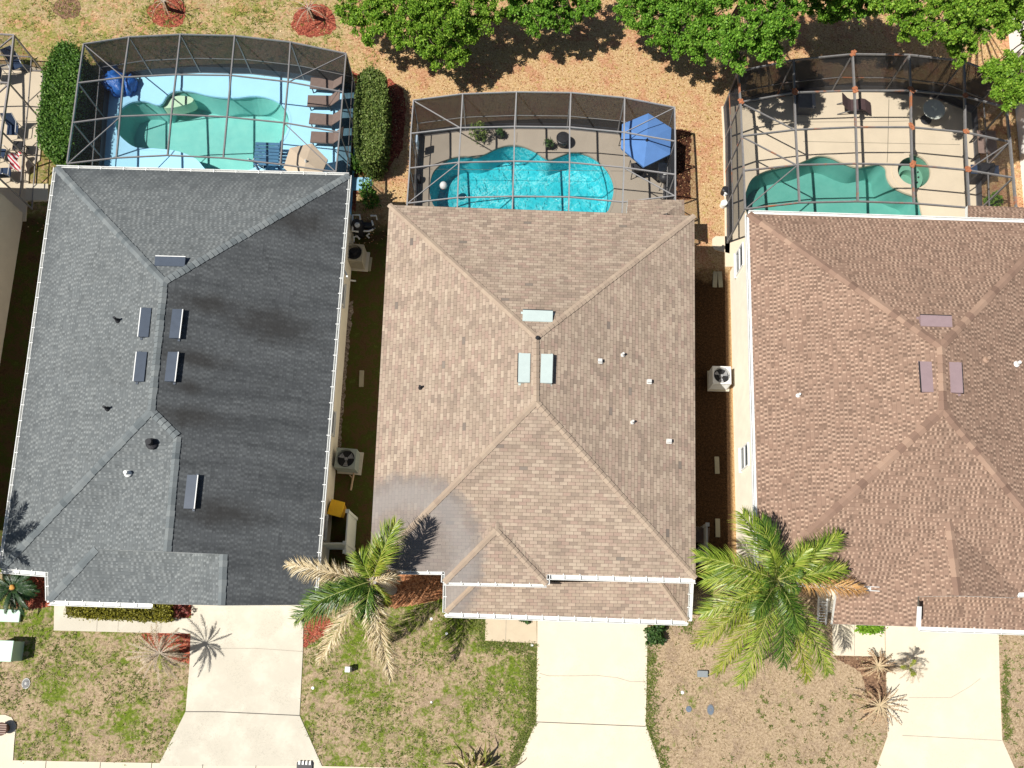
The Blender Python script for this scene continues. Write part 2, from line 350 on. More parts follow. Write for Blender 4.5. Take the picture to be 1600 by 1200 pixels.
# ------------------------------------------------------------------ ground, paths, pools' outlines
POOL_A = smooth_loop([(181,193),(188,172),(205,160),(226,158),(250,164),(262,149),(276,142),(300,143),(330,150),(365,153),(400,150),(425,155),(441,165),(451,180),(452,196),(446,213),(434,228),(415,240),(402,262),(360,276),(328,272),(306,250),(276,238),(240,234),(212,232),(193,219),(184,207)])
POOL_B = smooth_loop([(671,292),(676,271),(690,256),(706,247),(725,244),(745,245),(760,240),(776,232),(795,227),(815,228),(835,236),(850,246),(861,249),(875,244),(893,238),(915,241),(935,252),(950,268),(959,290),(957,312),(945,336),(900,346),(800,346),(700,343),(679,325),(672,309)])
POOL_C = smooth_loop([(1163,316),(1165,298),(1174,280),(1192,269),(1216,262),(1245,256),(1270,246),(1284,243),(1300,246),(1320,255),(1340,261),(1360,258),(1374,256),(1384,262),(1386,276),(1394,290),(1412,300),(1432,308),(1438,322),(1436,345),(1380,352),(1250,350),(1175,345)])
SPA_C = [(1425+29*math.cos(a), 269+28*math.sin(a)) for a in [2*PI*i/28 for i in range(28)]]
ZG = 0.0
holes = [grow(L, ZG) for L in (POOL_A, POOL_B, POOL_C, SPA_C)]
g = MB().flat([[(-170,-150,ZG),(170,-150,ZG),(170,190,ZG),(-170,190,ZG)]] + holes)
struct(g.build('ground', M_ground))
def slab(name, px, mat, top=.03, joints=(), holes=(), org=None, wj=.03):
    b = MB(); loops = [grow(px, top)] + [grow(h, top) for h in holes]
    b.flat(loops)
    for L in loops:
        n = len(L)
        b.add([v for p in L for v in (p, (p.x, p.y, -.04))], [(2*i, 2*((i+1)%n), 2*((i+1)%n)+1, 2*i+1) for i in range(n)])
    for j in joints:
        pts, mi, w = j
        for a, c in zip(pts, pts[1:]):
            A, C_ = at(*a, top+.004), at(*c, top+.004); d = (C_-A).normalized(); s = Vector((-d.y, d.x, 0))*w/2
            b.poly([A-s, C_-s, C_+s, A+s], mi)
    return struct(b.build(name, [mat, M_joint, M_crack]))
slab('driveway', [(300,925),(475,925),(473,1020),(468,1118),(503,1197),(247,1197),(290,1112),(296,1040)], M_concold, .03,
     [([(290,1112),(340,1112),(468,1118)],1,.04), ([(305,1016),(350,1013),(400,1013),(473,1018)],2,.022)])
slab('driveway', [(840,945),(1012,945),(1011,1040),(1009,1133),(1035,1206),(803,1206),(838,1128)], M_conc, .03,
     [([(838,1128),(1009,1135)],1,.035), ([(843,1052),(857,1056),(900,1056),(930,1055),(965,1059),(985,1065),(1008,1065)],2,.022)])
slab('driveway', [(1383,960),(1560,960),(1562,1060),(1566,1156),(1590,1210),(1366,1210),(1387,1150),(1385,1060)], M_conc, .03,
     [([(1410,1149),(1565,1157)],2,.025), ([(1420,1090),(1486,1090),(1515,1073),(1532,1060)],2,.018)])
slab('driveway', [(-120,1117),(8,1117),(18,1121),(25,1133),(22,1160),(20,1192),(-120,1192)], M_conc, .03)
slab('path', [(85,925),(103,925),(103,960),(300,966),(299,990),(200,988),(84,985)], M_concold, .034, [([(152,966),(151,986)],2,.02),([(185,967),(184,987)],2,.02),([(252,968),(251,988)],2,.02)])
slab('path', [(759,945),(838,945),(839,1005),(758,1001)], speck('tan_path', (.50,.41,.29), .08, 2), .034, [([(791,962),(790,1002)],2,.02)])
slab('path', [(1300,960),(1382,960),(1383,1026),(1302,1024)], M_conc, .034, [([(1335,976),(1335,1024)],2,.025)])
slab('sidewalk', [(-300,1184),(20,1188),(500,1197),(1000,1208),(2000,1228),(2000,1290),(-300,1246)], M_conc, .026, [([(x,1188+x*.02),(x-3,1220+x*.02)],1,.03) for x in (72,157,237,317,400,480)])
slab('road', [(-400,1262),(2100,1300),(2300,1600),(-700,1600)], concrete('asphalt', (.06,.06,.062), .3), .01)
def ragged(px, amp=2.2, stepl=3.0):
    out = []; n = len(px)
    for i in range(n):
        a, c = px[i], px[(i+1)%n]; L = math.hypot(c[0]-a[0], c[1]-a[1]); k = max(1, int(L/stepl))
        for j in range(k): t = j/k; out.append((a[0]+(c[0]-a[0])*t+random.gauss(0, amp*.45), a[1]+(c[1]-a[1])*t+random.gauss(0, amp*.45)))
    return out
def bed(name, px, mat, z=.012): return struct(MB().flat([grow(ragged(px), z)]).build(name, mat))
bed('mulch_bed', [(216,985),(240,987),(299,990),(297,1036),(276,1034),(250,1020),(225,1000)], M_redmulch)
bed('mulch_bed', [(473,975),(505,955),(520,975),(503,995),(486,1006),(474,1012)], M_redmulch)
bed('mulch_bed', [(20,895),(90,895),(88,945),(60,950),(45,952),(20,948)], M_redmulch)
bed('mulch_bed', [(255,940),(306,940),(303,960),(285,968),(262,966)], M_redmulch)
bed('mulch_bed', [(560,880),(700,890),(696,935),(650,945),(620,950),(598,947),(585,925)], M_orangemulch)
bed('mulch_bed', [(1300,1024),(1384,1026),(1385,1090),(1375,1100),(1355,1090),(1345,1050)], M_brownmulch)
bed('mulch_bed', [(1330,975),(1385,975),(1383,992),(1335,992)], M_orangemulch)
bed('mulch_bed', [(1010,955),(1050,960),(1045,978),(1012,974)], M_gravel)
bed('mulch_bed', [(596,128),(608,122),(630,140),(634,170),(629,235),(606,266),(590,270),(560,275),(555,330),(549,330),(548,110)], M_redmulch)
bed('mulch_bed', [(1040,200),(1079,204),(1080,312),(1040,312)], mulch('shadow_dark_mulch', (.075,.03,.018), (.16,.07,.04), (.015,.009,.007)))  # mulch colour darkened to carry the shadow beside the enclosure wall
bed('mulch_bed', [(90,235),(125,232),(125,262),(95,262)], M_redmulch)
def ring(c, r): return [(c[0]+r*(1+.08*math.sin(3*a+c[0]))*math.cos(a), c[1]+r*.82*(1+.08*math.cos(2*a))*math.sin(a)) for a in [2*PI*i/26 for i in range(26)]]
bed('mulch_bed', ring((262,20), 30), M_redmulch); bed('mulch_bed', ring((490,32), 34), M_redmulch); bed('mulch_bed', ring((105,12), 22), M_brownmulch)
bed('gravel_strip', [(530,470),(552,470),(540,600),(532,700),(520,700),(516,600)], M_gravel)

# ------------------------------------------------------------------ houses
def inset(pts, d):
    n = len(pts); P2 = [Vector((p[0], p[1])) for p in pts]; ar = sum(P2[i].x*P2[(i+1)%n].y-P2[(i+1)%n].x*P2[i].y for i in range(n)); sg = 1 if ar > 0 else -1
    out = []
    for i in range(n):
        a, b, c = P2[i-1], P2[i], P2[(i+1)%n]; e1 = (b-a).normalized(); e2 = (c-b).normalized()
        n1 = Vector((-e1.y, e1.x))*sg; n2 = Vector((-e2.y, e2.x))*sg; q = (n1+n2); q = q/max(.3, q.length_squared)*2
        out.append(b+q*d)
    return out
def fascia(pts, drop=.2, closed=True, mi=0, b=None):
    b = b or MB(); n = len(pts)
    for i in range(n if closed else n-1):
        a, c = Vector(pts[i]), Vector(pts[(i+1)%n]); b.poly([a, c, c-Vector((0,0,drop)), a-Vector((0,0,drop))], mi)
    return b
def gutter(parent, pts, out, mat=None, w=.115, strap=.75, name='gutter'):
    b = MB(); z = Vector((0,0,1)); out = Vector(out).normalized()
    for a, c in zip(pts, pts[1:]):
        a, c = Vector(a), Vector(c); d = (c-a).normalized(); n = Vector((d.y, -d.x, 0)).normalized()
        if n.dot(out) < 0: n = -n
        b.bar(a+n*w-z*.045, c+n*w-z*.045, .028, .13); b.bar(a+n*w*.5-z*.10, c+n*w*.5-z*.10, w, .012); b.bar(a+n*.012-z*.05, c+n*.012-z*.05, .02, .12)
        L = (c-a).length; k = int(L/strap)
        for i in range(1, k+1):
            q = a+d*(L*i/(k+1)); b.bar(q-n*.05+z*.03, q+n*w+z*.03, .035, .012)
    return b.build(name, mat or M_white, parent)
def caps(parent, segs, mat, w=.15, step=.24):
    z = Vector((0,0,1))
    for a, c, p1, p2 in segs:
        b = MB(); d = (c-a); L = d.length; d /= L; k = max(1, int(L/step))
        s1 = p1[1].cross(d).normalized(); s1 = s1 if s1.z < 0 else -s1
        s2 = p2[1].cross(d).normalized(); s2 = s2 if s2.z < 0 else -s2
        for i in range(k):
            q = a+d*(L*i/k); r = a+d*(L*min(1, (i+1.2)/k)); h0, h1 = .045, .012; ww = w*random.uniform(.92, 1.08)
            b.add([q+s1*ww+z*h0, q+z*(h0+.015), q+s2*ww+z*h0, r+s2*ww+z*h1, r+z*(h1+.012), r+s1*ww+z*h1, q+s1*ww-z*.01, q+s2*ww-z*.01], [(0,1,4,5),(1,2,3,4),(0,6,7,2)])
        b.build('ridge_cap', mat, parent)
def roof_vent(parent, px, py, pl, L, D, mats, name='roof_vent'):
    c = on(px, py, pl); n = pl[1]; a = Vector((0,0,1)).cross(n).normalized(); u = n.cross(a)
    if u.z < 0: u = -u
    P_ = lambda i, j, k: c+a*i+u*j+n*k
    b = MB(); l, d = L/2, D/2
    b.add([P_(-l,d,.03),P_(l,d,.03),P_(l,-d,.17),P_(-l,-d,.17),P_(-l,d,.0),P_(l,d,.0),P_(l,-d,.0),P_(-l,-d,.0)], [(0,3,2,1),(0,4,7,3),(1,2,6,5),(0,1,5,4)], 0)
    b.add([P_(-l+.03,-d+.01,.02),P_(l-.03,-d+.01,.02),P_(l-.03,-d+.01,.14),P_(-l+.03,-d+.01,.14)], [(0,1,2,3)], 1)
    b.bar(P_(-l,-d-.02,.155), P_(l,-d-.02,.155), .05, .035, 2)
    b.bar(P_(-l-.08,-d+.02,.008), P_(l+.08,-d+.02,.008), .10, .012, 0)
    return b.build(name, list(mats), parent)
def vent_pipe(parent, px, py, pl, r, h, mat, box=False, name='vent_pipe'):
    c = on(px, py, pl); b = MB()
    if box:
        b.box(c+Vector((0,0,h*.5)), (r*2.3, r*1.7, h)); b.box(c+Vector((0,0,h+.012)), (r*2.7, r*2.1, .03)); b.box(c+Vector((0,0,.02)), (r*3.4, r*3.0, .03))
    else:
        b.tube([c-Vector((0,0,.1)), c+Vector((0,0,h))], r, 12); b.lathe(c, [(r*2.0,-.02),(r*1.9,.03),(r*1.1,.09)], 12)
    return b.build(name, mat, parent)
def window(parent, c, w, h, ang, name='window'):
    """window in a wall, facing direction ang"""
    n = Vector((math.cos(ang), math.sin(ang), 0)); t = Vector((-n.y, n.x, 0)); z = Vector((0,0,1)); b = MB(); c = Vector(c)
    for s in (-1, 1): b.bar(c+t*s*w/2-z*h/2+n*.03, c+t*s*w/2+z*h/2+n*.03, .07, .06)
    for s in (-1, 0, 1): b.bar(c+z*s*h/2-t*w/2+n*.03, c+z*s*h/2+t*w/2+n*.03, .06, .06)
    b.bar(c-z*(h/2+.06)-t*(w/2+.08)+n*.06, c-z*(h/2+.06)+t*(w/2+.08)+n*.06, .12, .06)
    f = b.build(name, M_white, parent)
    MB().poly([c-t*w/2-z*h/2+n*.012, c+t*w/2-z*h/2+n*.012, c+t*w/2+z*h/2+n*.012, c-t*w/2+z*h/2+n*.012]).build('pane', M_glass, f)
def downspout(parent, p, out, base, mat=None):
    p = Vector(p); o = Vector(out); q = Vector((base[0], base[1], p.z-.55))
    MB().tube([p-Vector((0,0,.08)), p-Vector((0,0,.22)), q, Vector((q.x, q.y, .12)), Vector((q.x, q.y, .06))+o*.35], .045, 8).build('downspout', mat or M_white, parent)
def panel_door(parent, c, w, h, ang, name, rows, mat):
    n = Vector((math.cos(ang), math.sin(ang), 0)); t = Vector((-n.y, n.x, 0)); z = Vector((0,0,1)); c = Vector(c); b = MB()
    R = Matrix((t, n, z)).transposed()
    b.box(c+n*.03, (w, .06, h), 0, 0, R)
    for i in range(rows):
        for j in range(max(1, int(w/.6))):
            k = max(1, int(w/.6)); b.box(c+n*.07+t*((j+.5)/k-.5)*w+z*((i+.5)/rows-.5)*h, (w/k*.8, .025, h/rows*.7), 0, 0, R)
    return b.build(name, mat, parent, bevel=.008)

# --- grey house
hA = 3.325; zA = 5.39
NW, NE, SEf, SW = at(88,262,hA), at(545,274,hA), at(491,945,hA), at(2,888,hA)
rN = at(256,440,zA); PE = plane(NE, SEf, rN); rS = on(236,642,PE); PWt = plane(NW, SW, rN); PN = plane(NW, NE, rN)
V0 = at(75,894,hA); PS = plane(SW, V0, rS); R2a, R2b = on(277,682,PE), on(261,862,PE)
PW2 = plane(R2a, R2b, V0); Wc = at(76,938,hA-.02); Wc = on(76,938,PW2); Q1 = on(150,858,PW2)
Gv = at(237,943,Wc.z); PF = plane(Wc, Gv, Q1); Q2 = on(303,865,PF); R3a, R3b = on(349,866,PE), on(346,946,PE); PG = plane(R3a, R3b, Gv)
H1 = thing('gray_house', 'single storey house with grey shingle hip roof and white gutters, blue pool deck behind', 'house', ((NW.x+NE.x)/2, (NW.y+Wc.y)/2, 0))
b = MB()
for L in ([NW,NE,rN], [NW,SW,rS,rN], [SW,V0,R2a,rS], [R2a,V0,Wc,Q1,R2b], [Wc,Gv,Q2,Q1], [Gv,R3b,R3a,Q2]): b.poly(L)
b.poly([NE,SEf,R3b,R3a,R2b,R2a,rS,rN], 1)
roofA = b.build('roof', [M_greyroof, M_greyshaded], H1, uv=True)
eA = [NW, SW, V0, Wc, Gv, R3b, SEf, NE]
fb = fascia(eA, .2); fb.poly([Q1,Q2,R3a,R2b], 0); fb.flat([[(p.x,p.y,hA-.19) for p in [NW,SW,V0,Wc,Gv,SEf,NE]]], 1)
fb.build('fascia', [M_white, M_soffit], roofA)
wl = inset([NW,SW,V0,Wc,Gv,SEf,NE], .42)
w1 = MB().prism(wl, 0, hA-.19, 0, top=False); w1.poly([(Gv.x+.3,Gv.y+.4,hA-.19),(SEf.x-.4,SEf.y+.4,hA-.19),(R3b.x,R3b.y+.4,R3b.z-.12)]); wallA = w1.build('wall', M_cream, H1)
caps(roofA, [(NW,rN,PWt,PN),(NE,rN,PE,PN),(rS,rN,PE,PWt),(SW,rS,PWt,PS),(R2a,rS,PE,PS),(R2b,R2a,PE,PW2),(Wc,Q1,PW2,PF),(R3b,R3a,PE,PG)], M_greycap, .17)
gutter(roofA, [SW,NW], (-1,0,0)); gutter(roofA, [NE,SEf], (1,0,0)); gutter(roofA, [SW,V0], (0,-1,0), w=.20); gutter(roofA, [V0,Wc], (-1,0,0)); gutter(roofA, [Wc,Gv], (0,-1,0), w=.20); gutter(roofA, [NW,NE], (0,1,0), w=.11, strap=1.1)
SL = (M_slate, M_dark, M_white)
for (x, y, pl, L) in ((267,411,PN,1.30),(229,505,PWt,1.30),(275,507,PE,1.30),(222,574,PWt,1.30),(268,574,PE,1.30),(298,769,PE,1.42)): roof_vent(roofA, x, y, pl, L, .40, SL)
for (x, y, pl, r, h, m) in ((184,501,PWt,.055,.30,M_black),(168,639,PWt,.055,.30,M_black),(237,693,PS,.13,.30,M_black),(200,740,PS,.08,.24,M_white)): vent_pipe(roofA, x, y, pl, r, h, m)
gm = ((Gv+SEf)/2); panel_door(H1, (gm.x+.2, Gv.y+.42, 1.1), 4.7, 2.15, -PI/2, 'garage_door', 4, M_white)
downspout(roofA, at(538,430,hA)+Vector((.1,0,0)), (1,0,0), at(545,438,.1)); downspout(roofA, SW+Vector((0,-.1,0)), (-.7,-.7,0), (SW.x+.5, SW.y+.45)); downspout(roofA, Wc+Vector((-.08,-.05,0)), (-1,0,0), (Wc.x+.42, Wc.y+.45))
for y in (5.5, 10.5, 17): window(H1, (wl[6].x+(wl[5].x-wl[6].x)*(wl[6].y-y)/(wl[6].y-wl[5].y), y, 1.75), 1.1, 1.2, 0)

# --- tan house
hB = 4.054; zB = 5.93; hB2 = 2.5
NW, NE, SE, SW = at(608,320,hB), at(1085,337,hB), at(1087,904,hB), at(577,890,hB)
rN, rS = at(838,527,zB), at(838,628,zB)
PNt, PSt, PEt, PWt = plane(NW,NE,rN), plane(SW,SE,rS), plane(NE,SE,rN), plane(NW,SW,rN)
H2 = thing('tan_house', 'middle house with mottled tan shingle hip roof, pale vents and a turquoise pool behind', 'house', ((NW.x+NE.x)/2, (NW.y+SW.y)/2, 0))
# small entry hip standing 0.4 m proud of the front slope
EL, ER = at(694,910,hB), at(854,913,hB); wE = (ER-EL).length; pit = (zB-hB)/((rS-(SW+SE)/2).length**2-(zB-hB)**2)**.5
ex = (ER-EL).normalized(); ey = Vector((-ex.y, ex.x, 0)); Ap = EL+ex*wE/2+ey*wE/2+Vector((0,0,pit*wE/2))
PF = plane(EL, ER, Ap)
def drop(p, pl): return Vector((p.x, p.y, pl[0].z-((p.x-pl[0].x)*pl[1].x+(p.y-pl[0].y)*pl[1].y)/pl[1].z))
pl_l = plane(EL, EL+ey, Ap); pl_r = plane(ER, ER+ey, Ap)
def eave_hit(p):                # where the side eave meets the main front eave line
    t = (p.x-SW.x)/(SE.x-SW.x); return Vector((p.x, SW.y+(SE.y-SW.y)*t, hB))
VL, VR = eave_hit(EL), eave_hit(ER)
Ar = Vector((Ap.x, Ap.y, Ap.z))
for i in range(60):             # walk the little ridge north until it dies into the slope
    q = Ap+ey*(i*.02); Ar = q
    if drop(q, PSt).z >= q.z: break
b = MB()
for L in ([NW,NE,rN], [NW,SW,rS,rN], [NE,rN,rS,SE], [SW,VL,Ar,VR,SE,rS], [EL,ER,Ap], [EL,Ap,Ar,VL], [ER,VR,Ar,Ap]): b.poly(L)
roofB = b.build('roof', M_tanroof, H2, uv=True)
eB = [NW,SW,VL,EL,ER,VR,SE,NE]
fb = fascia(eB, .2); fb.flat([[(p.x,p.y,hB-.19) for p in eB]], 1); fb.build('fascia', [M_white, M_soffit], roofB)
wl = inset([NW,SW,SE,NE], .42); MB().prism(wl, 0, hB-.19, 0, top=False).build('wall', M_cream, H2)
caps(roofB, [(NW,rN,PWt,PNt),(NE,rN,PEt,PNt),(rS,rN,PEt,PWt),(SW,rS,PWt,PSt),(SE,rS,PEt,PSt),(EL,Ap,pl_l,PF),(ER,Ap,pl_r,PF)], M_tancap, .13)
gutter(roofB, [at(588,892,hB), VL], (0,-1,0)); gutter(roofB, [VL,EL], (-1,0,0)); gutter(roofB, [EL,ER], (0,-1,0)); gutter(roofB, [ER,VR], (1,0,0)); gutter(roofB, [VR,SE], (0,-1,0), w=.2)
fascia([NE,SE], .16, False).build('drip_edge', M_white, roofB)
# lower roof over the garage
G = [at(696,957,hB2), at(1074,970,hB2)]; zt = hB2+.46
T1, T2 = at(743,911,zt), at(1030,908,zt); PGa = plane(G[0], G[1], T1)
W0, E0 = at(697,908,hB2), at(1077,908,hB2)
b = MB(); b.poly([G[0],G[1],T2,T1]); b.poly([G[0],T1,W0]); b.poly([G[1],E0,T2])
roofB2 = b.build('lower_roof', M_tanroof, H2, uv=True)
fb = fascia([W0,G[0],G[1],E0], .2, False); fb.flat([[(p.x,p.y,hB2-.19) for p in (W0,G[0],G[1],E0)]], 1); fb.build('fascia', [M_white, M_soffit], roofB2)
gutter(roofB2, [G[0],G[1]], (0,-1,0), w=.2); gutter(roofB2, [W0,G[0]], (-1,0,0)); gutter(roofB2, [G[1],E0], (1,0,0), w=.18)
caps(roofB2, [(G[0],T1,PGa,plane(G[0],T1,W0)),(G[1],T2,PGa,plane(G[1],E0,T2))], M_tancap, .11)
wl2 = inset([W0+Vector((0,1.2,0)),G[0],G[1],E0+Vector((0,1.2,0))], .40); MB().prism(wl2, 0, hB2-.19, 0, top=False).build('wall', M_cream, H2)
panel_door(H2, at(926,964,1.1)+Vector((0,.22,0)), 4.8, 2.1, -PI/2, 'garage_door', 4, M_white); panel_door(H2, at(795,962,1.05)+Vector((0,.22,0)), .95, 2.1, -PI/2, 'front_door', 3, M_slate)
downspout(roofB2, G[1]+Vector((.02,-.12,0)), (1,-.5,0), (G[1].x-.3, G[1].y+.35)); downspout(roofB2, G[0]+Vector((-.02,-.12,0)), (-1,-.5,0), (G[0].x+.3, G[0].y+.35))
MT = (M_mint, M_dark, M_dark)
for (x, y, pl, L) in ((840,496,PNt,1.25),(820,576,PWt,1.25),(853,577,PEt,1.25)): roof_vent(roofB, x, y, pl, L, .46, MT)
for (x, y, pl, r, h, bx, m) in ((937,565,PEt,.066,.13,True,M_capgrey),(1014,597,PEt,.066,.13,True,M_capgrey),(1045,690,PEt,.068,.13,True,M_capgrey),(973,555,PEt,.05,.20,False,M_capgrey),(988,660,PEt,.05,.20,False,M_capgrey),(657,606,PWt,.05,.22,False,M_black),(840,528,PNt,.05,.06,False,M_black)): vent_pipe(roofB, x, y, pl, r, h, m, bx)
# little roof over the lanai corner, behind
hL = 3.0; L0, L1 = at(981,312,hL), at(1069,312,hL); L2, L3 = at(1070,345,hL+.5), at(978,345,hL+.5); T3 = at(1042,333,hL+.36)
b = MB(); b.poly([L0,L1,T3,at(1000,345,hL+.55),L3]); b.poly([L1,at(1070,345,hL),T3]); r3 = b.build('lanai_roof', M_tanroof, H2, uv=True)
fascia([at(978,345,hL),L0,L1,at(1070,345,hL)], .2, False).build('fascia', M_white, r3)

# --- brown house
hC = 4.122; zC = 6.17; hC2 = 2.7
NW = at(1170,334,hC); rN, rS = at(1471,541,zC), at(1474,640,zC); SW = at(1186,905,hC)
NE = Vector((2*rN.x-NW.x, NW.y, hC)); SE = Vector((2*rS.x-SW.x, SW.y, hC))
PNt, PSt, PEt, PWt = plane(NW,NE,rN), plane(SW,SE,rS), plane(NE,SE,rN), plane(NW,SW,rN)
Rc = on(1483,815,PSt); Vc = on(1374,917,PSt); Vd = on(1592,926,PSt)
Rend = at(1497,931,Rc.z); PWw = plane(Rc, Vc, Rend); PEw = plane(Rc, Rend, Vd)
W1, W2, W3, W4 = on(1309,917,PWw), on(1301,975,PWw), on(1431,979,PWw), on(1434,932,PWw); X1 = on(1588,934,PEw)
H3 = thing('brown_house', 'house with brown shingle roof and white side gutter at the right, cream side wall lit', 'house', (rN.x, (NW.y+SW.y)/2, 0))
b = MB()
for L in ([NW,NE,rN], [NW,SW,rS,rN], [NE,rN,rS,SE], [SW,Vc,Rc,Vd,SE,rS], [Rc,Vc,W1,W2,W3,W4,Rend], [Rc,Rend,X1,Vd]): b.poly(L)
roofC = b.build('roof', M_brownroof, H3, uv=True)
fb = fascia([NW,SW,Vc,W1,W2,W3,W4,Rend,X1,Vd,SE,NE], .2); fb.flat([[(p.x,p.y,hC-.19) for p in (NW,SW,SE,NE)]], 1); fb.build('fascia', [M_white, M_soffit], roofC)
wl = inset([NW,SW,SE,NE], .42); MB().prism(wl, 0, hC-.19, 0, top=False).build('wall', M_cream, H3)
MB().prism([(W1.x+.3,W1.y+1.0),(W2.x+1.2,W2.y+.8),(W3.x-.05,W3.y+.5),(W4.x+.05,W4.y+.2),(X1.x-.3,X1.y+.2),(Vd.x,Vd.y+1)], 0, W1.z-.15, 0).build('wall', M_cream, H3)
caps(roofC, [(NW,rN,PWt,PNt),(NE,rN,PEt,PNt),(rS,rN,PEt,PWt),(SW,rS,PWt,PSt),(SE,rS,PEt,PSt),(Rend,Rc,PWw,PEw)], M_browncap, .18, .34)
gutter(roofC, [NW,NE], (0,1,0), w=.16, strap=30); gutter(roofC, [SW,NW], (-1,0,0), w=.15, strap=30); gutter(roofC, [SW,Vc], (0,-1,0), w=.18, strap=9); gutter(roofC, [Vd,SE], (0,-1,0), w=.18, strap=9)
gutter(roofC, [W3+Vector((.02,0,0)), on(1433,947,PWw)], (1,0,0), w=.16, strap=9)
downspout(roofC, Vc+Vector((-.05,-.2,0)), (-1,0,0), (Vc.x-.1, Vc.y-.1))
K1, K2, K3, K4 = at(1437,979,hC2), at(1690,988,hC2), at(1690,936,hC2+.42), at(1436,929,hC2+.42)
roofC2 = MB().poly([K1,K2,K3,K4]).build('lower_roof', M_brownroof, H3, uv=True)
fascia([K4,K1,K2,K3], .2, False).build('fascia', M_white, roofC2); gutter(roofC2, [K1,K2], (0,-1,0), w=.2, strap=1.3)
MB().prism([(K1.x+.3,K1.y+.4),(K2.x-.4,K2.y+.4),(K3.x-.4,K3.y),(K4.x+.3,K4.y)], 0, hC2-.05).build('wall', M_cream, H3)
panel_door(H3, at(1472,976,1.1)+Vector((0,.25,0)), 4.8, 2.1, -PI/2, 'garage_door', 4, M_white)
MV = (M_mauve, M_dark, M_dark)
for (x, y, pl, L) in ((1461,504,PNt,1.3),(1447,590,PWt,1.3),(1491,591,PEt,1.3)): roof_vent(roofC, x, y, pl, L, .46, MV)
for (x, y, pl, r, h, m) in ((1247,618,PWt,.05,.2,M_white),(1541,562,PEt,.08,.2,M_brownroof),(1588,569,PEt,.07,.22,M_white)): vent_pipe(roofC, x, y, pl, r, h, m)
wx = lambda y: wl[0].x+(wl[1].x-wl[0].x)*(wl[0].y-y)/(wl[0].y-wl[1].y)
yw1, yw2 = at(1143,432).y, at(1146,728).y
for y, w in ((yw1,1.15),(yw2,1.05)): window(H3, (wx(y), y, 1.55), w, 1.05, PI)
hL = 3.0; b = MB(); b.poly([at(1512,321,hL),at(1640,325,hL),at(1640,352,hL+.4),at(1512,346,hL+.4)]); r3 = b.build('lanai_roof', M_brownroof, H3, uv=True)
fascia([at(1512,346,hL),at(1512,321,hL),at(1640,325,hL)], .2, False).build('fascia', M_white, r3)

# --- neighbours cut by the frame
def hip_house(name, label, x0, y0, x1, y1, h, wallm, roofm, capm):
    t = thing(name, label, 'house', ((x0+x1)/2, (y0+y1)/2, 0)); o = .45; p = .3
    MB().prism([(x0,y0),(x1,y0),(x1,y1),(x0,y1)], 0, h-.19, 0, top=False).build('wall', wallm, t)
    X0, X1, Y0, Y1 = x0-o, x1+o, y0-o, y1+o; W = (X1-X0)/2; A, B, C_, D = Vector((X0,Y0,h)), Vector((X1,Y0,h)), Vector((X1,Y1,h)), Vector((X0,Y1,h))
    r1, r2 = Vector(((X0+X1)/2, Y0+W, h+p*W)), Vector(((X0+X1)/2, Y1-W, h+p*W))
    r = MB().poly([A,B,r1]).poly([B,C_,r2,r1]).poly([C_,D,r2]).poly([D,A,r1,r2]).build('roof', roofm, t, uv=True)
    fb = fascia([A,B,C_,D], .2); fb.flat([[(q.x,q.y,h-.19) for q in (A,B,C_,D)]], 1); fb.build('fascia', [M_white, M_soffit], r)
    caps(r, [(A,r1,plane(A,B,r1),plane(D,A,r1)),(B,r1,plane(A,B,r1),plane(B,C_,r1)),(C_,r2,plane(C_,D,r2),plane(B,C_,r2)),(D,r2,plane(C_,D,r2),plane(D,A,r2)),(r1,r2,plane(B,C_,r1),plane(D,A,r1))], capm, .19)
    gutter(r, [B,C_], (1,0,0)); gutter(r, [D,A], (-1,0,0)); return t
c = at(37,334); H4 = hip_house('beige_house', 'neighbouring house of which only the beige side wall shows at the left edge', c.x-13, c.y-17, c.x, c.y, 3.6, M_beige, M_brownroof, M_browncap)
c = at(1589,200); c2 = at(1580,20)
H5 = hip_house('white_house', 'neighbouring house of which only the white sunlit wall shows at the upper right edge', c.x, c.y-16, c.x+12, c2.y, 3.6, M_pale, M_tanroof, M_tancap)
#PART3
# ------------------------------------------------------------------ pools, decks, screen enclosures
def deck_of(rows, zs, mat, holes=(), joints=(), extra=()):
    top = .06; R_ = [[at(x, y, z) for x, y in r] for r, z in zip(rows, zs)]; o = [(p.x, p.y) for p in R_[0]]+[(r[-1].x, r[-1].y) for r in R_[1:]]+[(r[0].x, r[0].y) for r in R_[:0:-1]]
    L0 = [Vector((p[0], p[1], top)) for p in inset(o, -.12)]; y0 = min(p.y for p in L0); L0 = [Vector((p.x, p.y-(1.2 if p.y < y0+1.5 else 0), top)) for p in L0]
    loops = [L0]+[grow(h, top) for h in holes]; b = MB().flat(loops)
    for L in loops:
        n = len(L); b.add([v for p in L for v in (p, (p.x, p.y, -.04))], [(2*i, 2*((i+1)%n), 2*((i+1)%n)+1, 2*i+1) for i in range(n)])
    for pts, w in joints:
        for a, c in zip(pts, pts[1:]):
            A, C_ = at(*a, top+.004), at(*c, top+.004); d = (C_-A).normalized(); s = Vector((-d.y, d.x, 0))*w/2; b.poly([A-s, C_-s, C_+s, A+s], 1)
    return struct(b.build('pool_deck', [mat, M_joint]))
CA = [[(131,69),(202,58),(282,54),(367,56),(454,66),(541,84)],[(122,130),(193,121),(275,117),(361,118),(450,128),(536,144)],[(114,192),(188,182),(268,179),(355,183),(444,192),(531,207)],[(105,256),(182,247),(262,243),(349,247),(438,257),(525,269)]]; ZA_ = [2.4,2.55,2.7,2.85]
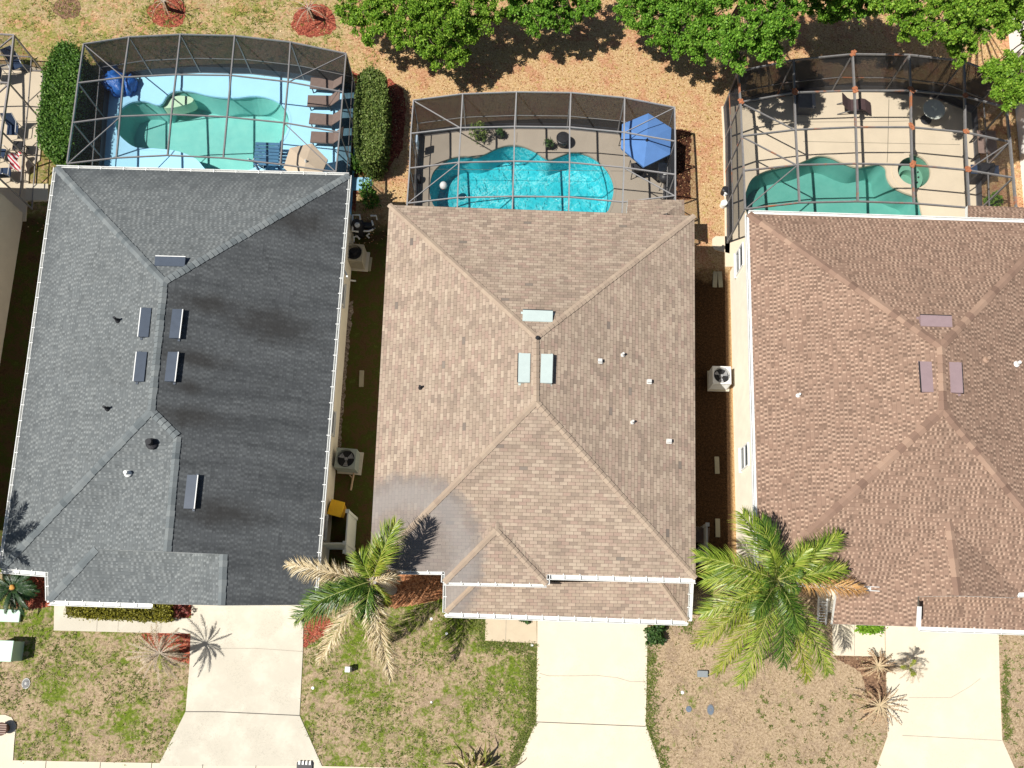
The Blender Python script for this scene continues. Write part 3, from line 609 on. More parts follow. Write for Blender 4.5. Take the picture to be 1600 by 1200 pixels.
CB = [[(646,157),(723,147),(807,144),(892,145),(976,153),(1054,168)],[(642,209),(720,200),(804,198),(890,199),(975,207),(1055,221)],[(640,263),(717,254),(803,252),(890,254),(975,262),(1055,273)],[(636,318),(715,309),(801,307),(889,308),(973,316),(1055,306)],[(636,345),(714,345),(800,345),(888,345),(971,345),(1055,345)]]; ZB_ = [2.5,2.65,2.8,2.95,3.05]
CC = [[(1153,112),(1240,94),(1332,85),(1420,86),(1506,96),(1566,120)],[(1157,160),(1241,145),(1335,142),(1423,142),(1507,151),(1572,168)],[(1159,213),(1243,203),(1337,199),(1423,199),(1508,207),(1578,222)],[(1162,267),(1246,258),(1339,256),(1425,258),(1511,266),(1583,278)],[(1164,327),(1249,317),(1340,315),(1428,318),(1514,325),(1588,331)]]; ZC_ = [2.4,2.5,2.6,2.7,2.8]
deck_of(CA, ZA_, M_deckblue, [POOL_A])
slab('pool_deck', [(550,277),(580,277),(580,297),(550,297)], M_deckblue, .05)
deck_of(CB, ZB_, M_decktan, [POOL_B], [([(660,264),(1040,268)],.02),([(808,207),(807,230)],.02)])
deck_of(CC, ZC_, M_deckcream, [POOL_C, SPA_C], [([(1389,155),(1387,240),(1386,254)],.025),([(1200,191),(1380,190),(1420,189)],.02),([(1255,221),(1500,226)],.02)])
slab('pool_deck', [(-300,100),(40,100),(73,112),(62,250),(46,262),(40,345),(-300,345)], M_deckcream, .06, [([(-20,188),(70,190)],1,.02)])
slab('pad', [(40,287),(75,287),(75,313),(40,313)], M_conc, .12)
slab('pad', [(1113,373),(1118,369),(1141,369),(1140,396),(1117,390),(1113,384)], M_deckcream, .06)
def pool_mat(name, c, c2, caustic):
    m = Mat(name, c, .6, .2); p = m.pos(); n = m.noise(p, 1.6, 4, .6, .5)
    col = m.ramp(n, [(.3, c), (.75, c2)])
    if caustic:    # sunlight rippling over the pool floor, painted as pale veins
        q = m.vec(*m.xyz(p)); w = m.noise(q, 1.6, 3, .6); x, y, z = m.xyz(q)
        q2 = m.vec(m.math('ADD', x, m.math('MULTIPLY', w, 1.6)), m.math('ADD', m.math('MULTIPLY', y, .8), m.math('MULTIPLY', w, 1.2)), z)
        v = m.voro(q2, 3.4, 'DISTANCE_TO_EDGE'); k = m.math('SUBTRACT', 1.0, m.step(v, .0, .14))
        col = m.mix(m.math('MULTIPLY', m.math('MULTIPLY', k, m.step(m.noise(p, .8, 2), .35, .6)), caustic), col, (.45,.85,.86))
    m.color(col); return m.m
def water_mat(name, tint, wav, scale, refl=.06):
    m = Mat(name, tint, .05); nt = m.nt; p = m.pos()
    t = m.node('ShaderNodeBsdfTransparent'); t.inputs[0].default_value = (*tint, 1)
    g = m.node('ShaderNodeBsdfGlossy'); g.inputs['Roughness'].default_value = .06
    h = m.math('ADD', m.noise(p, scale, 3, .55, 1.2), m.math('MULTIPLY', m.noise(p, scale*.3, 2), .8))
    bm = m.node('ShaderNodeBump'); bm.inputs['Strength'].default_value = wav; bm.inputs['Distance'].default_value = .08; m.put(bm.inputs['Height'], h); m.put(g.inputs['Normal'], bm.outputs[0])
    f = m.node('ShaderNodeFresnel'); f.inputs[0].default_value = 1.33; m.put(f.inputs['Normal'], bm.outputs[0])
    x = m.node('ShaderNodeMixShader'); m.put(x.inputs[0], m.math('ADD', f.outputs[0], refl-.02, True)); nt.links.new(t.outputs[0], x.inputs[1]); nt.links.new(g.outputs[0], x.inputs[2]); nt.links.new(x.outputs[0], m.out.inputs[0]); return m.m
def pool(label, px, inner, water, depth=1.25, name='swimming_pool', cat='swimming pool', rim=None, lvl=-.04):
    L = grow(px, 0); c = sum(L, Vector())/len(L); t = thing(name, label, cat, c); n = len(L)
    if sum(L[i].x*L[(i+1)%n].y-L[(i+1)%n].x*L[i].y for i in range(n)) < 0: L.reverse()
    b = MB()
    Fl = [Vector(((p.x-c.x)*.93+c.x, (p.y-c.y)*.93+c.y, -depth)) for p in L]; T = [Vector((p.x, p.y, .055)) for p in L]
    b.add(T+Fl, [(i, n+i, n+(i+1)%n, (i+1)%n) for i in range(n)]); b.flat([Fl]); b.build('basin', inner, t)
    MB().flat([[Vector((p.x, p.y, lvl)) for p in L]]).build('water', water, t)
    o = [Vector((p.x, p.y, .085)) for p in L]; I = inset(L, -.10); I2 = inset(L, .025)
    A = [Vector((p.x, p.y, .072)) for p in I]; B = [Vector((p.x, p.y, .076)) for p in I2]; C_ = [Vector((p.x, p.y, -.05)) for p in I2]
    b = MB(); b.add(A+B+C_, [(i, (i+1)%n, n+(i+1)%n, n+i) for i in range(n)]+[(n+i, n+(i+1)%n, 2*n+(i+1)%n, 2*n+i) for i in range(n)]); b.build('coping', rim, t); return t
pA = pool('kidney shaped pool with calm sea green water inside the pale blue deck', POOL_A, pool_mat('green_plaster', (.25,.58,.57), (.33,.66,.63), 0), water_mat('green_water', (.84,.97,.93), .12, 2.2), 1.2, rim=M_deckblue)
lens = smooth_loop([(252,163),(262,151),(276,146),(292,147),(300,151),(296,157),(280,162),(264,165)])
MB().prism(grow(lens), -.7, -.16).build('bench', speck('bench_plaster', (.74,.78,.60), .06), pA)
pool('bright turquoise pool with rippled water inside the grey tan deck', POOL_B, pool_mat('turquoise_plaster', (.03,.48,.56), (.07,.58,.64), .58), water_mat('rippled_water', (.80,.97,.98), .85, 3.4, .05), 1.2, rim=M_decktan)
pool('curved pool with dull green water inside the cream deck beside the round spa', POOL_C, pool_mat('dull_green_plaster', (.15,.39,.36), (.20,.45,.415), 0), water_mat('dull_water', (.82,.95,.90), .12, 2.0), 1.2, rim=M_deckcream)
sp = pool('small round green spa set in the cream deck at the pool edge', SPA_C, speck('spa_plaster', (.21,.36,.28), .1), water_mat('spa_water', (.80,.95,.9), .15, 2.5), .8, 'spa', 'spa', M_deckcream)
b = MB(); c = at(1425,269); b.lathe((c.x, c.y, 0), [(.80,-.79),(.80,-.42),(.44,-.42),(.44,-.78)], 28); b.build('seat', speck('spa_seat', (.26,.42,.33), .1), sp)
b = MB()
for dx, dy in ((9,0),(10,8),(8,16),(-2,20)): b.tube([at(1425+dx,269+dy,-.41), at(1425+dx,269+dy,-.39)], .05, 8)
b.build('jet', M_dark, sp)
b = MB(); c = at(1425,269); A_ = [math.radians(100+i*10) for i in range(17)]
vs = [Vector((c.x+r*math.cos(a), c.y+r*math.sin(a), z)) for r, z in ((.80,.10),(1.10,.10),(1.10,-.3)) for a in A_]; n = len(A_)
b.add(vs, [(i, i+1, n+i+1, n+i) for i in range(n-1)]+[(n+i, n+i+1, 2*n+i+1, 2*n+i) for i in range(n-1)]); b.build('spillway', M_deckcream, sp)

def screen_mat(name, f, c=(.03,.03,.033)):
    m = Mat(name, c, .8, .1); t = m.node('ShaderNodeBsdfTransparent'); d = m.node('ShaderNodeBsdfDiffuse'); d.inputs[0].default_value = (*c, 1)
    ge = m.node('ShaderNodeNewGeometry'); dt = m.node('ShaderNodeVectorMath'); dt.operation = 'DOT_PRODUCT'     # woven mesh closes up when seen at a slant
    m.put(dt.inputs[0], ge.outputs['True Normal']); m.put(dt.inputs[1], ge.outputs['Incoming'])
    k = m.math('MINIMUM', m.math('DIVIDE', m.math('ADD', f-.03, m.math('MULTIPLY', m.noise(m.pos(), 1.2, 3), .06)), m.math('MAXIMUM', m.math('ABSOLUTE', dt.outputs['Value']), .02)), .9)
    x = m.node('ShaderNodeMixShader'); m.put(x.inputs[0], k); m.nt.links.new(t.outputs[0], x.inputs[1]); m.nt.links.new(d.outputs[0], x.inputs[2]); m.nt.links.new(x.outputs[0], m.out.inputs[0]); return m.m
M_scr_roof = screen_mat('roof_mesh', .085); M_scr_wall = screen_mat('wall_mesh', .17, (.035,.035,.038)); M_scr_front = screen_mat('dense_front_mesh', .64, (.055,.054,.054)); M_scr_clear = screen_mat('clear_mesh', .08)  # front wall mesh is denser and greyer than the side walls
def rustframe():
    m = Mat('rusty_frame', (.3,.28,.26), .6, .3); p = m.pos(); k = m.step(m.noise(p, .55, 4, .7), .56, .66)
    m.color(m.mix(k, m.mix(m.noise(p, 6, 3), (.115,.11,.107), (.23,.22,.215)), m.mix(m.noise(p, 14, 3), (.22,.075,.03), (.42,.17,.08)))); return m.m
M_rust = Mat('rust', (.36,.13,.06), .9, .1); M_rust.color(M_rust.ramp(M_rust.noise(M_rust.pos(), 12, 4), [(.3,(.20,.07,.035)), (.7,(.45,.18,.09))])); M_rust = M_rust.m
def cage(label, rows, zs, braces, frame, rail=1.0, kick=.42, mesh=None, left=True, right=True, w=.075, name='pool_enclosure', rust=(), tilted=True):
    P_ = [[at(x, y, z) for x, y in r] for r, z in zip(rows, zs)]; R_, N = len(P_), len(P_[0])
    c = sum((p for r in P_ for p in r), Vector())/(R_*N); t = thing(name, label, 'pool cage', (c.x, c.y, 0))
    z = Vector((0,0,1)); ft = lambda p, h=.06: Vector((p.x, p.y, h))
    for j in range(N):
        b = MB()
        for i in range(R_-1): b.bar(P_[i][j], P_[i+1][j], w, w*1.5)
        b.build('rafter', frame, t)
    for i in range(R_):
        b = MB()
        for j in range(N-1): b.bar(P_[i][j]+z*.01, P_[i][j+1]+z*.01, w*.8, w*.9)
        b.build('purlin', frame, t)
    for (a0, a1, b0, b1) in braces: MB().bar(P_[a0][a1]-z*.02, P_[b0][b1]-z*.02, w*.62, w*.7).build('brace', frame, t)
    fr = P_[0]; walls = [fr]
    if left: walls.append([r[0] for r in P_])
    if right: walls.append([r[-1] for r in P_])
    done = []
    for wl_ in walls:
        for p in wl_:
            if any((p-q).length < .05 for q in done): continue
            done.append(p); MB().bar(ft(p), p-z*w*.7, w*.95, w*.95).build('post', frame, t)
        b = MB()
        for p, q in zip(wl_, wl_[1:]): b.bar(ft(p, rail), ft(q, rail), w*.6, w*.6); b.bar(ft(p, .09), ft(q, .09), w*.7, .06)
        b.build('rail', frame, t)
        b = MB()
        for p, q in zip(wl_, wl_[1:]): b.poly([ft(p, .07), ft(q, .07), q, p])
        b.build('wall_screen', mesh or (M_scr_front if wl_ is fr else M_scr_wall), t)
        if kick:
            b = MB()
            for p, q in zip(wl_, wl_[1:]): b.bar(ft(p, kick/2+.05), ft(q, kick/2+.05), .03, kick)
            b.build('kick_plate', M_kick, t)
    b = MB()
    for i in range(R_-1):
        for j in range(N-1): b.poly([P_[i][j]-z*.02, P_[i][j+1]-z*.02, P_[i+1][j+1]-z*.02, P_[i+1][j]-z*.02])
    b.build('roof_screen', M_scr_roof, t)
    for (i, j) in rust:
        b = MB()
        for k in range(3): b.box(P_[i][j]+z*(.075+.004*k), (random.uniform(.2,.42), random.uniform(.10,.22), .02), random.uniform(0,3))
        b.build('rusty_plate', M_rust, t)
    return t, P_
M_kick = speck('kick_panel', (.045,.047,.055), .2, 3, .5)
cage('pool enclosure with dark grey bars around the sea green pool, behind the gray house',
     CA, ZA_, [(0,0,1,1),(3,0,2,1),(0,5,1,4),(2,4,3,5)], M_darkframe, w=.062)
cage('pool enclosure with grey bars around the turquoise pool, behind the tan house',
     CB, ZB_, [(0,0,1,1),(3,0,2,1),(0,5,1,4),(2,4,3,5)], M_greyframe, w=.060)
cage('pool enclosure with rust patched bars around the dull green pool, behind the brown house',
     CC, ZC_, [(1,0,2,1),(2,0,3,1),(4,0,3,1),(3,4,2,5)], rustframe(), w=.078, rust=((1,0),(1,1),(1,2),(1,3),(1,4),(2,3),(2,4),(3,3),(3,4),(0,2)))
cage('pool enclosure of the neighbour, cut by the left edge, with chairs standing inside',
     [[(-260,52),(-60,50),(22,55)],[(-270,130),(-64,125),(14,130)],[(-280,205),(-70,205),(3,206)],[(-285,285),(-80,280),(-5,275)]], [2.3,2.4,2.5,2.6], [(0,2,1,1),(1,2,2,1),(2,2,3,1)], M_bronze, mesh=M_scr_clear, left=False, kick=.0, w=.07)

# --- things standing on the decks
M_sling = speck('brown_sling', (.185,.135,.115), .12, 6, .8, .1)
M_navy = speck('navy_fabric', (.035,.055,.10), .2, 6, .85, .1)
M_blackfab = speck('black_sling', (.035,.035,.04), .2, 6, .8, .1)
M_tube = speck('pale_tube', (.62,.62,.60), .06, 5, .4, .4)
M_darktube = speck('dark_tube', (.03,.03,.035), .1, 5, .4, .4)
def lounger(loc, rz, label):
    t = thing('sun_lounger', label, 'sun lounger', (0,0,0), 'sun loungers on the pale blue deck')
    MB().box((-.42,0,.36), (1.22,.62,.05)).box((-.42,.29,.32),(1.24,.05,.06)).box((-.42,-.29,.32),(1.24,.05,.06)).build('seat', M_sling, t, bevel=.015)
    a = math.radians(38); b = MB()
    R = Matrix.Rotation(-a, 3, 'Y'); b.box(Vector((.19,0,.37))+R @ Vector((.37,0,0)), (.74,.62,.05), 0, 0, R); b.build('backrest', M_sling, t, bevel=.015)
    for x in (-.92,.12):
        for y in (-.27,.27): MB().box((x,y,.17), (.05,.05,.34)).build('leg', M_darktube, t)
    t.location = loc; t.rotation_euler = (0,0,rz); ORG[t.name] = Vector(loc); return t
lo0 = None
for x, y, lb in ((516,140,'brown sun lounger farthest from the house, first of four on the blue deck'),(512,166,'brown sun lounger second from the back screen on the blue deck'),(515,195,'brown sun lounger third from the back screen, beside the pool curve'),(517,223,'brown sun lounger nearest the beige parasol on the blue deck')):
    p = at(x+2, y, .06)
    if lo0 is None: lo0 = lounger(p, -.04, lb)
    else: dup(lo0, p, random.uniform(-.06,.02), lb)
def parasol(label, cpx, zt, pts_px, ze, mat, pole):
    c = at(*cpx, zt); t = thing('parasol', label, 'parasol', (c.x, c.y, .06)); P_ = [at(x, y, ze) for x, y in pts_px]; n = len(P_); b = MB()
    b.add([c]+P_, [(0, i+1, (i+1)%n+1) for i in range(n)]); b.add(P_+[p+(c-p)*.03-Vector((0,0,.14)) for p in P_], [(i, (i+1)%n, n+(i+1)%n, n+i) for i in range(n)])
    b.build('canopy', mat, t)
    for p in P_: MB().bar(c-Vector((0,0,.05)), p-Vector((0,0,.035)), .02, .02).build('rib', pole, t)
    MB().tube([(c.x,c.y,.1),(c.x,c.y,zt+.12)], .028, 10).lathe((c.x,c.y,zt), [(.07,-.03),(.05,.06),(.02,.1)], 10).build('pole', pole, t)
    MB().lathe((c.x,c.y,.06), [(.28,0),(.26,.06),(.05,.10)], 20).build('base', M_black, t); return t
M_beigefab = speck('beige_canvas', (.52,.42,.31), .06, 3, .9, .1); M_bluefab = speck('blue_canvas', (.105,.225,.49), .06, 3, .9, .1)
parasol('beige six sided parasol at the house end of the blue deck', (478,252), 2.15, [(453,231),(487,224),(512,249),(503,270),(470,284),(443,262)], 1.8, M_beigefab, M_tube)
parasol('big blue parasol over the patio set on the grey tan deck', (1011,219), 2.25, [(972,194),(1013,177),(1049,200),(1047,241),(1006,261),(970,231)], 1.85, M_bluefab, M_darktube)
def sling_chair(loc, rz, label, fab, frame, group=None, name='patio_chair'):
    t = thing(name, label, 'chair', loc, group); x, y, z = loc; R = Matrix.Rotation(rz, 3, 'Z'); Q = lambda a, b, c: Vector(loc)+R @ Vector((a, b, c))
    MB().add([Q(-.28,-.28,.42),Q(.28,-.28,.40),Q(.28,.28,.40),Q(-.28,.28,.42),Q(-.28,-.28,.39),Q(.28,-.28,.37),Q(.28,.28,.37),Q(-.28,.28,.39)], [(0,1,2,3),(7,6,5,4),(0,4,5,1),(1,5,6,2),(2,6,7,3),(3,7,4,0)]).build('seat', fab, t)
    MB().add([Q(-.28,.27,.42),Q(.28,.27,.42),Q(.28,.48,.98),Q(-.28,.48,.98),Q(-.28,.30,.41),Q(.28,.30,.41),Q(.28,.51,.97),Q(-.28,.51,.97)], [(3,2,1,0),(4,5,6,7),(0,1,5,4),(2,3,7,6),(1,2,6,5),(3,0,4,7)]).build('backrest', fab, t)
    for s in (-.32, .32):
        MB().tube([Q(s,-.30,.02),Q(s,-.30,.62),Q(s,.30,.64),Q(s*.95,.50,1.0)], .022, 8).build('armrest', frame, t); MB().tube([Q(s,.34,.02),Q(s,.30,.64)], .022, 8).build('leg', frame, t)
    return t
for x, y, rz, lb in ((33,110,.5,'navy chair with white arms turned at an angle near the deck corner'),(2,127,-1.55,'navy chair with white arms half cut by the left edge'),(28,212,0.05,'navy chair with a low back standing alone on the cream deck'),(8,248,1.5,'navy chair facing the striped towel, cut by the edge'),(17,278,3.2,'navy chair with white arms nearest the beige wall')):
    sling_chair(at(x, y, .06), rz, lb, M_navy, M_tube, 'navy chairs in the neighbour enclosure')
ST = Mat('striped_towel', (.6,.1,.1), .95, .05); sx = ST.xyz(ST.pos()); ST.color(ST.ramp(ST.math('FRACT', ST.math('MULTIPLY', ST.math('ADD', sx[0], sx[1]), 4.0)), [(0,(.45,.04,.06)),(.5,(.75,.70,.68))], True))
b = MB(); vs = []; p = at(20,247,.75)
for i in range(9):
    for j in range(6): u, v = i/8-.5, j/5-.5; vs.append(p+Vector((v*.42+.08*math.sin(i), u*.95, .10*math.sin(i*1.3+j)+.05*math.cos(j*2)-abs(u)*.5)))
b.add(vs, [(i*6+j, i*6+j+1, (i+1)*6+j+1, (i+1)*6+j) for i in range(8) for j in range(5)])
tag(b.build('towel', ST.m, org=p, smooth=True), 'red and white striped towel thrown over the navy chairs', 'towel')
t = thing('side_table', 'small dark side table between the navy chairs by the screen', 'table', at(38,238,.06)); c = at(38,238,.06)
MB().box(c+Vector((0,0,.5)), (.5,.5,.04)).build('table_top', M_dark, t, bevel=.01)
for sx_ in (-.2,.2):
    for sy_ in (-.2,.2): MB().box(c+Vector((sx_,sy_,.24)), (.04,.04,.48)).build('leg', M_darktube, t)
# blue covered float
def blob(name, c, d, seed, mat, parent=None, lumps=.18, n=22):
    rr = random.Random(seed); ph = [rr.uniform(0,6) for _ in range(8)]; vs = []; fs = []; m_ = n//2
    for i in range(m_+1):
        th = PI*i/m_
        for j in range(n):
            a = 2*PI*j/n; r = 1+lumps*(math.sin(3*a+ph[0]+2*th)+.7*math.sin(5*a+ph[1]-3*th)+.5*math.sin(9*a+ph[2]+5*th))*math.sin(th)
            vs.append((c[0]+d[0]*r*math.sin(th)*math.cos(a), c[1]+d[1]*r*math.sin(th)*math.sin(a), max(.065, c[2]+d[2]*r*math.cos(th))))
    fs = [(i*n+j, (i+1)*n+j, (i+1)*n+(j+1)%n, i*n+(j+1)%n) for i in range(m_) for j in range(n)]
    return MB().add(vs, fs).build(name, mat, parent, smooth=True, org=None if parent else c)
M_tarp = Mat('blue_tarp', (.02,.13,.46), .35, .5); M_tarp.bump(M_tarp.noise(M_tarp.pos(), 5, 4, .6, 1.0), .7, .08); M_tarp = M_tarp.m
p = at(180,128,.35); tag(blob('covered_float', p, (.62,.70,.42), 3, M_tarp), 'large crumpled blue covered float in the dark corner of the blue deck', 'pool float')
p = at(204,132,.3); tag(blob('covered_float', p, (.28,.52,.34), 5, M_tarp), 'smaller blue covered float to the right of the large one', 'pool float')
# patio set in front of the beige parasol
c = at(424,256,.06); t = thing('slatted_table', 'blue slatted patio table half hidden by the grey roof edge', 'table', c)
b = MB()
for i in range(7): b.box(c+Vector((0,-.55+i*.19,.70)), (1.25,.15,.035))
b.build('table_top', speck('blue_slat', (.06,.16,.27), .15), t)
for sx_ in (-.55,.55):
    for sy_ in (-.5,.55): MB().box(c+Vector((sx_,sy_,.34)), (.07,.07,.68)).build('leg', M_navy, t)
sling_chair(at(415,262,.06), 2.6, 'dark patio chair pushed under the blue slatted table', M_navy, M_tube)
# grey tan deck
for x, y, rz, lb in ((978,221,1.45,'black folding chair half under the left side of the blue parasol'),(993,270,3.35,'black folding chair standing below the blue parasol')): sling_chair(at(x, y, .06), rz, lb, M_blackfab, M_darktube, 'black folding chairs by the blue parasol')
c = at(1012,226,.06); t = thing('patio_table', 'round glass patio table under the blue parasol', 'table', c+Vector((.02,0,0)))
MB().lathe(c, [(.52,.70),(.52,.73)], 28).build('table_top', speck('pale_glass', (.35,.42,.42), .1, 3, .2, .6), t)
for k in range(4): MB().tube([c+Vector((.15*math.cos(k*PI/2+.7),.15*math.sin(k*PI/2+.7),.69)), c+Vector((.4*math.cos(k*PI/2+.7),.4*math.sin(k*PI/2+.7),.01))], .02, 8).build('leg', M_darktube, t)
c = at(1034,291,.06); t = thing('grill', 'black kettle grill on a grey side cart at the deck corner', 'grill', c)
MB().lathe(c+Vector((0,0,.72)), [(.10,-.28),(.26,-.16),(.31,0),(.27,.13),(.14,.22),(.03,.24)], 20).build('kettle', M_black, t, smooth=True)
MB().box(c+Vector((0,.52,.70)), (.62,.55,.05)).box(c+Vector((0,.52,.36)), (.55,.48,.6)).build('cart', speck('grey_cart', (.36,.36,.35), .2, 6), t, bevel=.01)
MB().tube([c+Vector((-.12,-.05,.98)), c+Vector((0,-.07,1.02)), c+Vector((.12,-.05,.98))], .018, 8).build('handle', M_tube, t)
for k in range(3): MB().tube([c+Vector((.15*math.cos(k*2.1),.15*math.sin(k*2.1),.5)), c+Vector((.3*math.cos(k*2.1),.3*math.sin(k*2.1),.01))], .018, 8).build('leg', M_darktube, t)
# --- foliage materials
L_oak = leafmat('oak_leaf', [(.0,(.045,.11,.008)), (.35,(.09,.225,.016)), (.65,(.165,.335,.03)), (.88,(.27,.44,.06)), (1,(.42,.55,.15))])
L_oak2 = leafmat('yellowish_oak_leaf', [(.0,(.06,.12,.008)), (.35,(.12,.25,.018)), (.65,(.21,.365,.03)), (.88,(.33,.46,.06)), (1,(.47,.55,.15))])  # oak leaves of a yellower, paler green
L_hedge = leafmat('hedge_leaf', [(.0,(.025,.075,.010)), (.5,(.075,.17,.02)), (.85,(.14,.25,.04)), (1,(.32,.38,.14))])
L_olive = leafmat('olive_leaf', [(.0,(.04,.07,.012)), (.5,(.12,.18,.035)), (.85,(.22,.27,.075)), (1,(.40,.42,.18))])
L_gold = leafmat('gold_hedge_leaf', [(.0,(.06,.055,.008)), (.5,(.19,.18,.018)), (1,(.36,.33,.05))])
L_shrub = leafmat('shrub_leaf', [(.0,(.015,.045,.012)), (.6,(.04,.09,.02)), (1,(.10,.16,.04))])
L_lime = leafmat('lime_leaf', [(.0,(.09,.20,.01)), (.6,(.17,.32,.02)), (1,(.28,.42,.05))])
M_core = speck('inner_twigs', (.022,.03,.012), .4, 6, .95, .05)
L_palm = leafmat('palm_leaf', [(.0,(.05,.11,.010)), (.3,(.13,.21,.02)), (.6,(.25,.32,.04)), (.85,(.40,.42,.08)), (1,(.56,.54,.20))], .2, .35)
L_palmyel = leafmat('yellowing_palm_leaf', [(.0,(.08,.13,.012)), (.5,(.22,.26,.025)), (.85,(.36,.35,.05)), (1,(.52,.40,.07))], .2, .45)
L_palmdry = leafmat('dry_palm_leaf', [(.0,(.22,.15,.07)), (.35,(.46,.36,.19)), (.7,(.64,.54,.36)), (.9,(.74,.66,.48)), (1,(.58,.40,.06))], .15, .6)
L_palmdark = leafmat('dark_palm_leaf', [(.0,(.022,.065,.010)), (.5,(.07,.14,.018)), (.8,(.18,.25,.035)), (1,(.36,.39,.10))], .2, .35)
L_orange = leafmat('orange_palm_leaf', [(.0,(.40,.20,.07)), (.6,(.55,.31,.11)), (1,(.60,.40,.18))], .15, .6)
M_rib = speck('palm_rib', (.36,.36,.12), .2, 6); M_ribdry = speck('dry_rib', (.46,.36,.22), .2, 6); M_ribgrey = speck('grey_rib', (.42,.35,.27), .2, 6)
def pot_plant(px, py, label, pr, ph, potm, leafm, n, r, h, name='potted_plant'):
    c = at(px, py, .06); t = thing(name, label, 'potted plant', c)
    MB().lathe(c, [(pr*.7,0),(pr,ph*.85),(pr*1.06,ph),(pr*.86,ph),(pr*.82,ph*.86),(.01,ph*.86)], 18).build('pot', potm, t)
    a = RNG.normal(0, 1, (n, 3)); a /= np.linalg.norm(a, axis=1, keepdims=True); a[:, 2] = np.abs(a[:, 2]); a *= RNG.uniform(.2, 1, (n, 1))**.5
    quads('foliage', leaves(np.array([c.x, c.y, ph])+a*np.array([r, r, h]), .10, .3, .3), leafm, t); return t
pot_plant(748,217, 'feathery palm in a dark pot left of the planters on the tan deck', .20, .35, M_black, L_olive, 260, .55, .8)
pot_plant(781,214, 'small dark potted plant right of the feathery palm on the tan deck', .2, .3, M_black, L_shrub, 90, .26, .35)
pot_plant(857,231, 'spiky plant in a small black pot at the pool edge', .2, .36, M_black, L_shrub, 70, .28, .28)
c = at(879,226,.06); t = thing('planter', 'large round black planter with lid, right of the spiky plant', 'planter', c)
MB().lathe(c, [(.22,0),(.34,.35),(.36,.5),(.33,.52),(.28,.50)], 22).build('pot', M_black, t); MB().lathe(c, [(.30,.485),(.30,.535),(.10,.56)], 22).build('lid', M_dark, t)
# beach ball
BM = [speck('ball_white', (.78,.76,.74), .04, 3, .4), speck('ball_red', (.55,.10,.08), .05, 3, .4)]
c = at(693,290,.14); b = MB(); n = 18; m_ = 10
vs = [c+.20*Vector((math.cos(PI*i/m_), math.sin(PI*i/m_)*math.cos(2*PI*j/n), math.sin(PI*i/m_)*math.sin(2*PI*j/n))) for i in range(m_+1) for j in range(n)]
for i in range(m_):
    for j in range(n): b.add([vs[i*n+j], vs[i*n+(j+1)%n], vs[(i+1)*n+(j+1)%n], vs[(i+1)*n+j]], [(0,1,2,3)], 1 if j%9 < 2 else 0)
tag(b.build('beach_ball', BM, org=c, smooth=True), 'white and red ball floating on the turquoise water', 'ball')
p = at(653,231,.5); t = thing('pump_timer_box', 'pale blue equipment box fixed at the left screen of the tan deck', 'equipment box', (p.x, p.y, .06))
MB().box((p.x, p.y, .9), (.14,.42,.55)).build('cabinet', speck('pale_blue_box', (.45,.55,.66), .08), t, bevel=.02); MB().bar((p.x-.02,p.y,.06),(p.x-.02,p.y,.7),.06).bar((p.x,p.y-.3,.06),(p.x,p.y-.3,.9),.04).build('post', M_white, t)
p = at(652,280,.2); t = thing('hose_reel', 'dark hose reel on the left edge of the tan deck', 'hose reel', (p.x, p.y, .06))
MB().tube([(p.x-.16,p.y,.28),(p.x+.16,p.y,.28)], .18, 16).build('reel', M_black, t); MB().box((p.x,p.y,.12),(.4,.3,.1)).build('stand', M_dark, t)
# cream deck
c = at(1331,172,.06); t = thing('wave_lounger', 'dark brown curved lounger on the cream deck near the back screen', 'sun lounger', c)
prof = [(-.82,.72),(-.62,.58),(-.42,.42),(-.20,.33),(.05,.36),(.28,.46),(.50,.44),(.72,.32),(.90,.22)]; prof = [(prof[0][0],prof[0][1])]+prof[1:]; b = MB(); k = len(prof)
vs = [c+Vector((x, s*.33-.06*x, z+dz)) for dz in (0,-.05) for s in (-1,1) for x, z in prof]
fs = [(i, i+1, k+i+1, k+i) for i in range(k-1)]+[(2*k+i, 3*k+i, 3*k+i+1, 2*k+i+1) for i in range(k-1)]+[(i, 2*k+i, 2*k+i+1, i+1) for i in range(k-1)]+[(k+i, k+i+1, 3*k+i+1, 3*k+i) for i in range(k-1)]+[(0,k,3*k,2*k),(k-1,3*k-1,4*k-1,2*k-1)]
b.add(vs, fs); b.build('seat', speck('dark_brown_wicker', (.075,.045,.045), .2, 8, .7), t)
for s in (-.3,.3): MB().tube([c+Vector((-.8,s,.02)), c+Vector((-.2,s,.30)), c+Vector((.3,s,.42)), c+Vector((.8,s,.02))], .025, 8).build('leg', M_darktube, t)
c = at(1447,187,.06); t = thing('round_table', 'round pale glass table on the cream deck partly in tree shade', 'table', c)
MB().lathe(c, [(.56,.70),(.58,.715),(.56,.73)], 32).build('table_top', speck('frosted_glass', (.50,.53,.47), .08, 4, .3, .5), t); MB().lathe(c, [(.30,0),(.28,.04),(.05,.07),(.05,.70)], 16).build('pedestal', M_darktube, t)
c = at(1254,168,.06); t = thing('storage_bench', 'dark grey storage bench near the back left corner of the cream deck', 'bench', c)
MB().box(c+Vector((0,0,.27)), (.85,.95,.50)).build('body', speck('grey_resin', (.07,.075,.085), .15, 5), t, bevel=.02); MB().box(c+Vector((0,0,.54)), (.90,1.0,.05)).build('lid', speck('grey_resin_lid', (.10,.105,.115), .15, 5), t, bevel=.02); MB().box(c+Vector((.33,-.05,.60)), (.16,.8,.07)).build('handle', speck('pale_slat', (.3,.3,.31), .1), t, bevel=.01)
c = at(1528,238,.06); t = thing('brown_table', 'square brown patio table at the right screen of the cream deck', 'table', c)
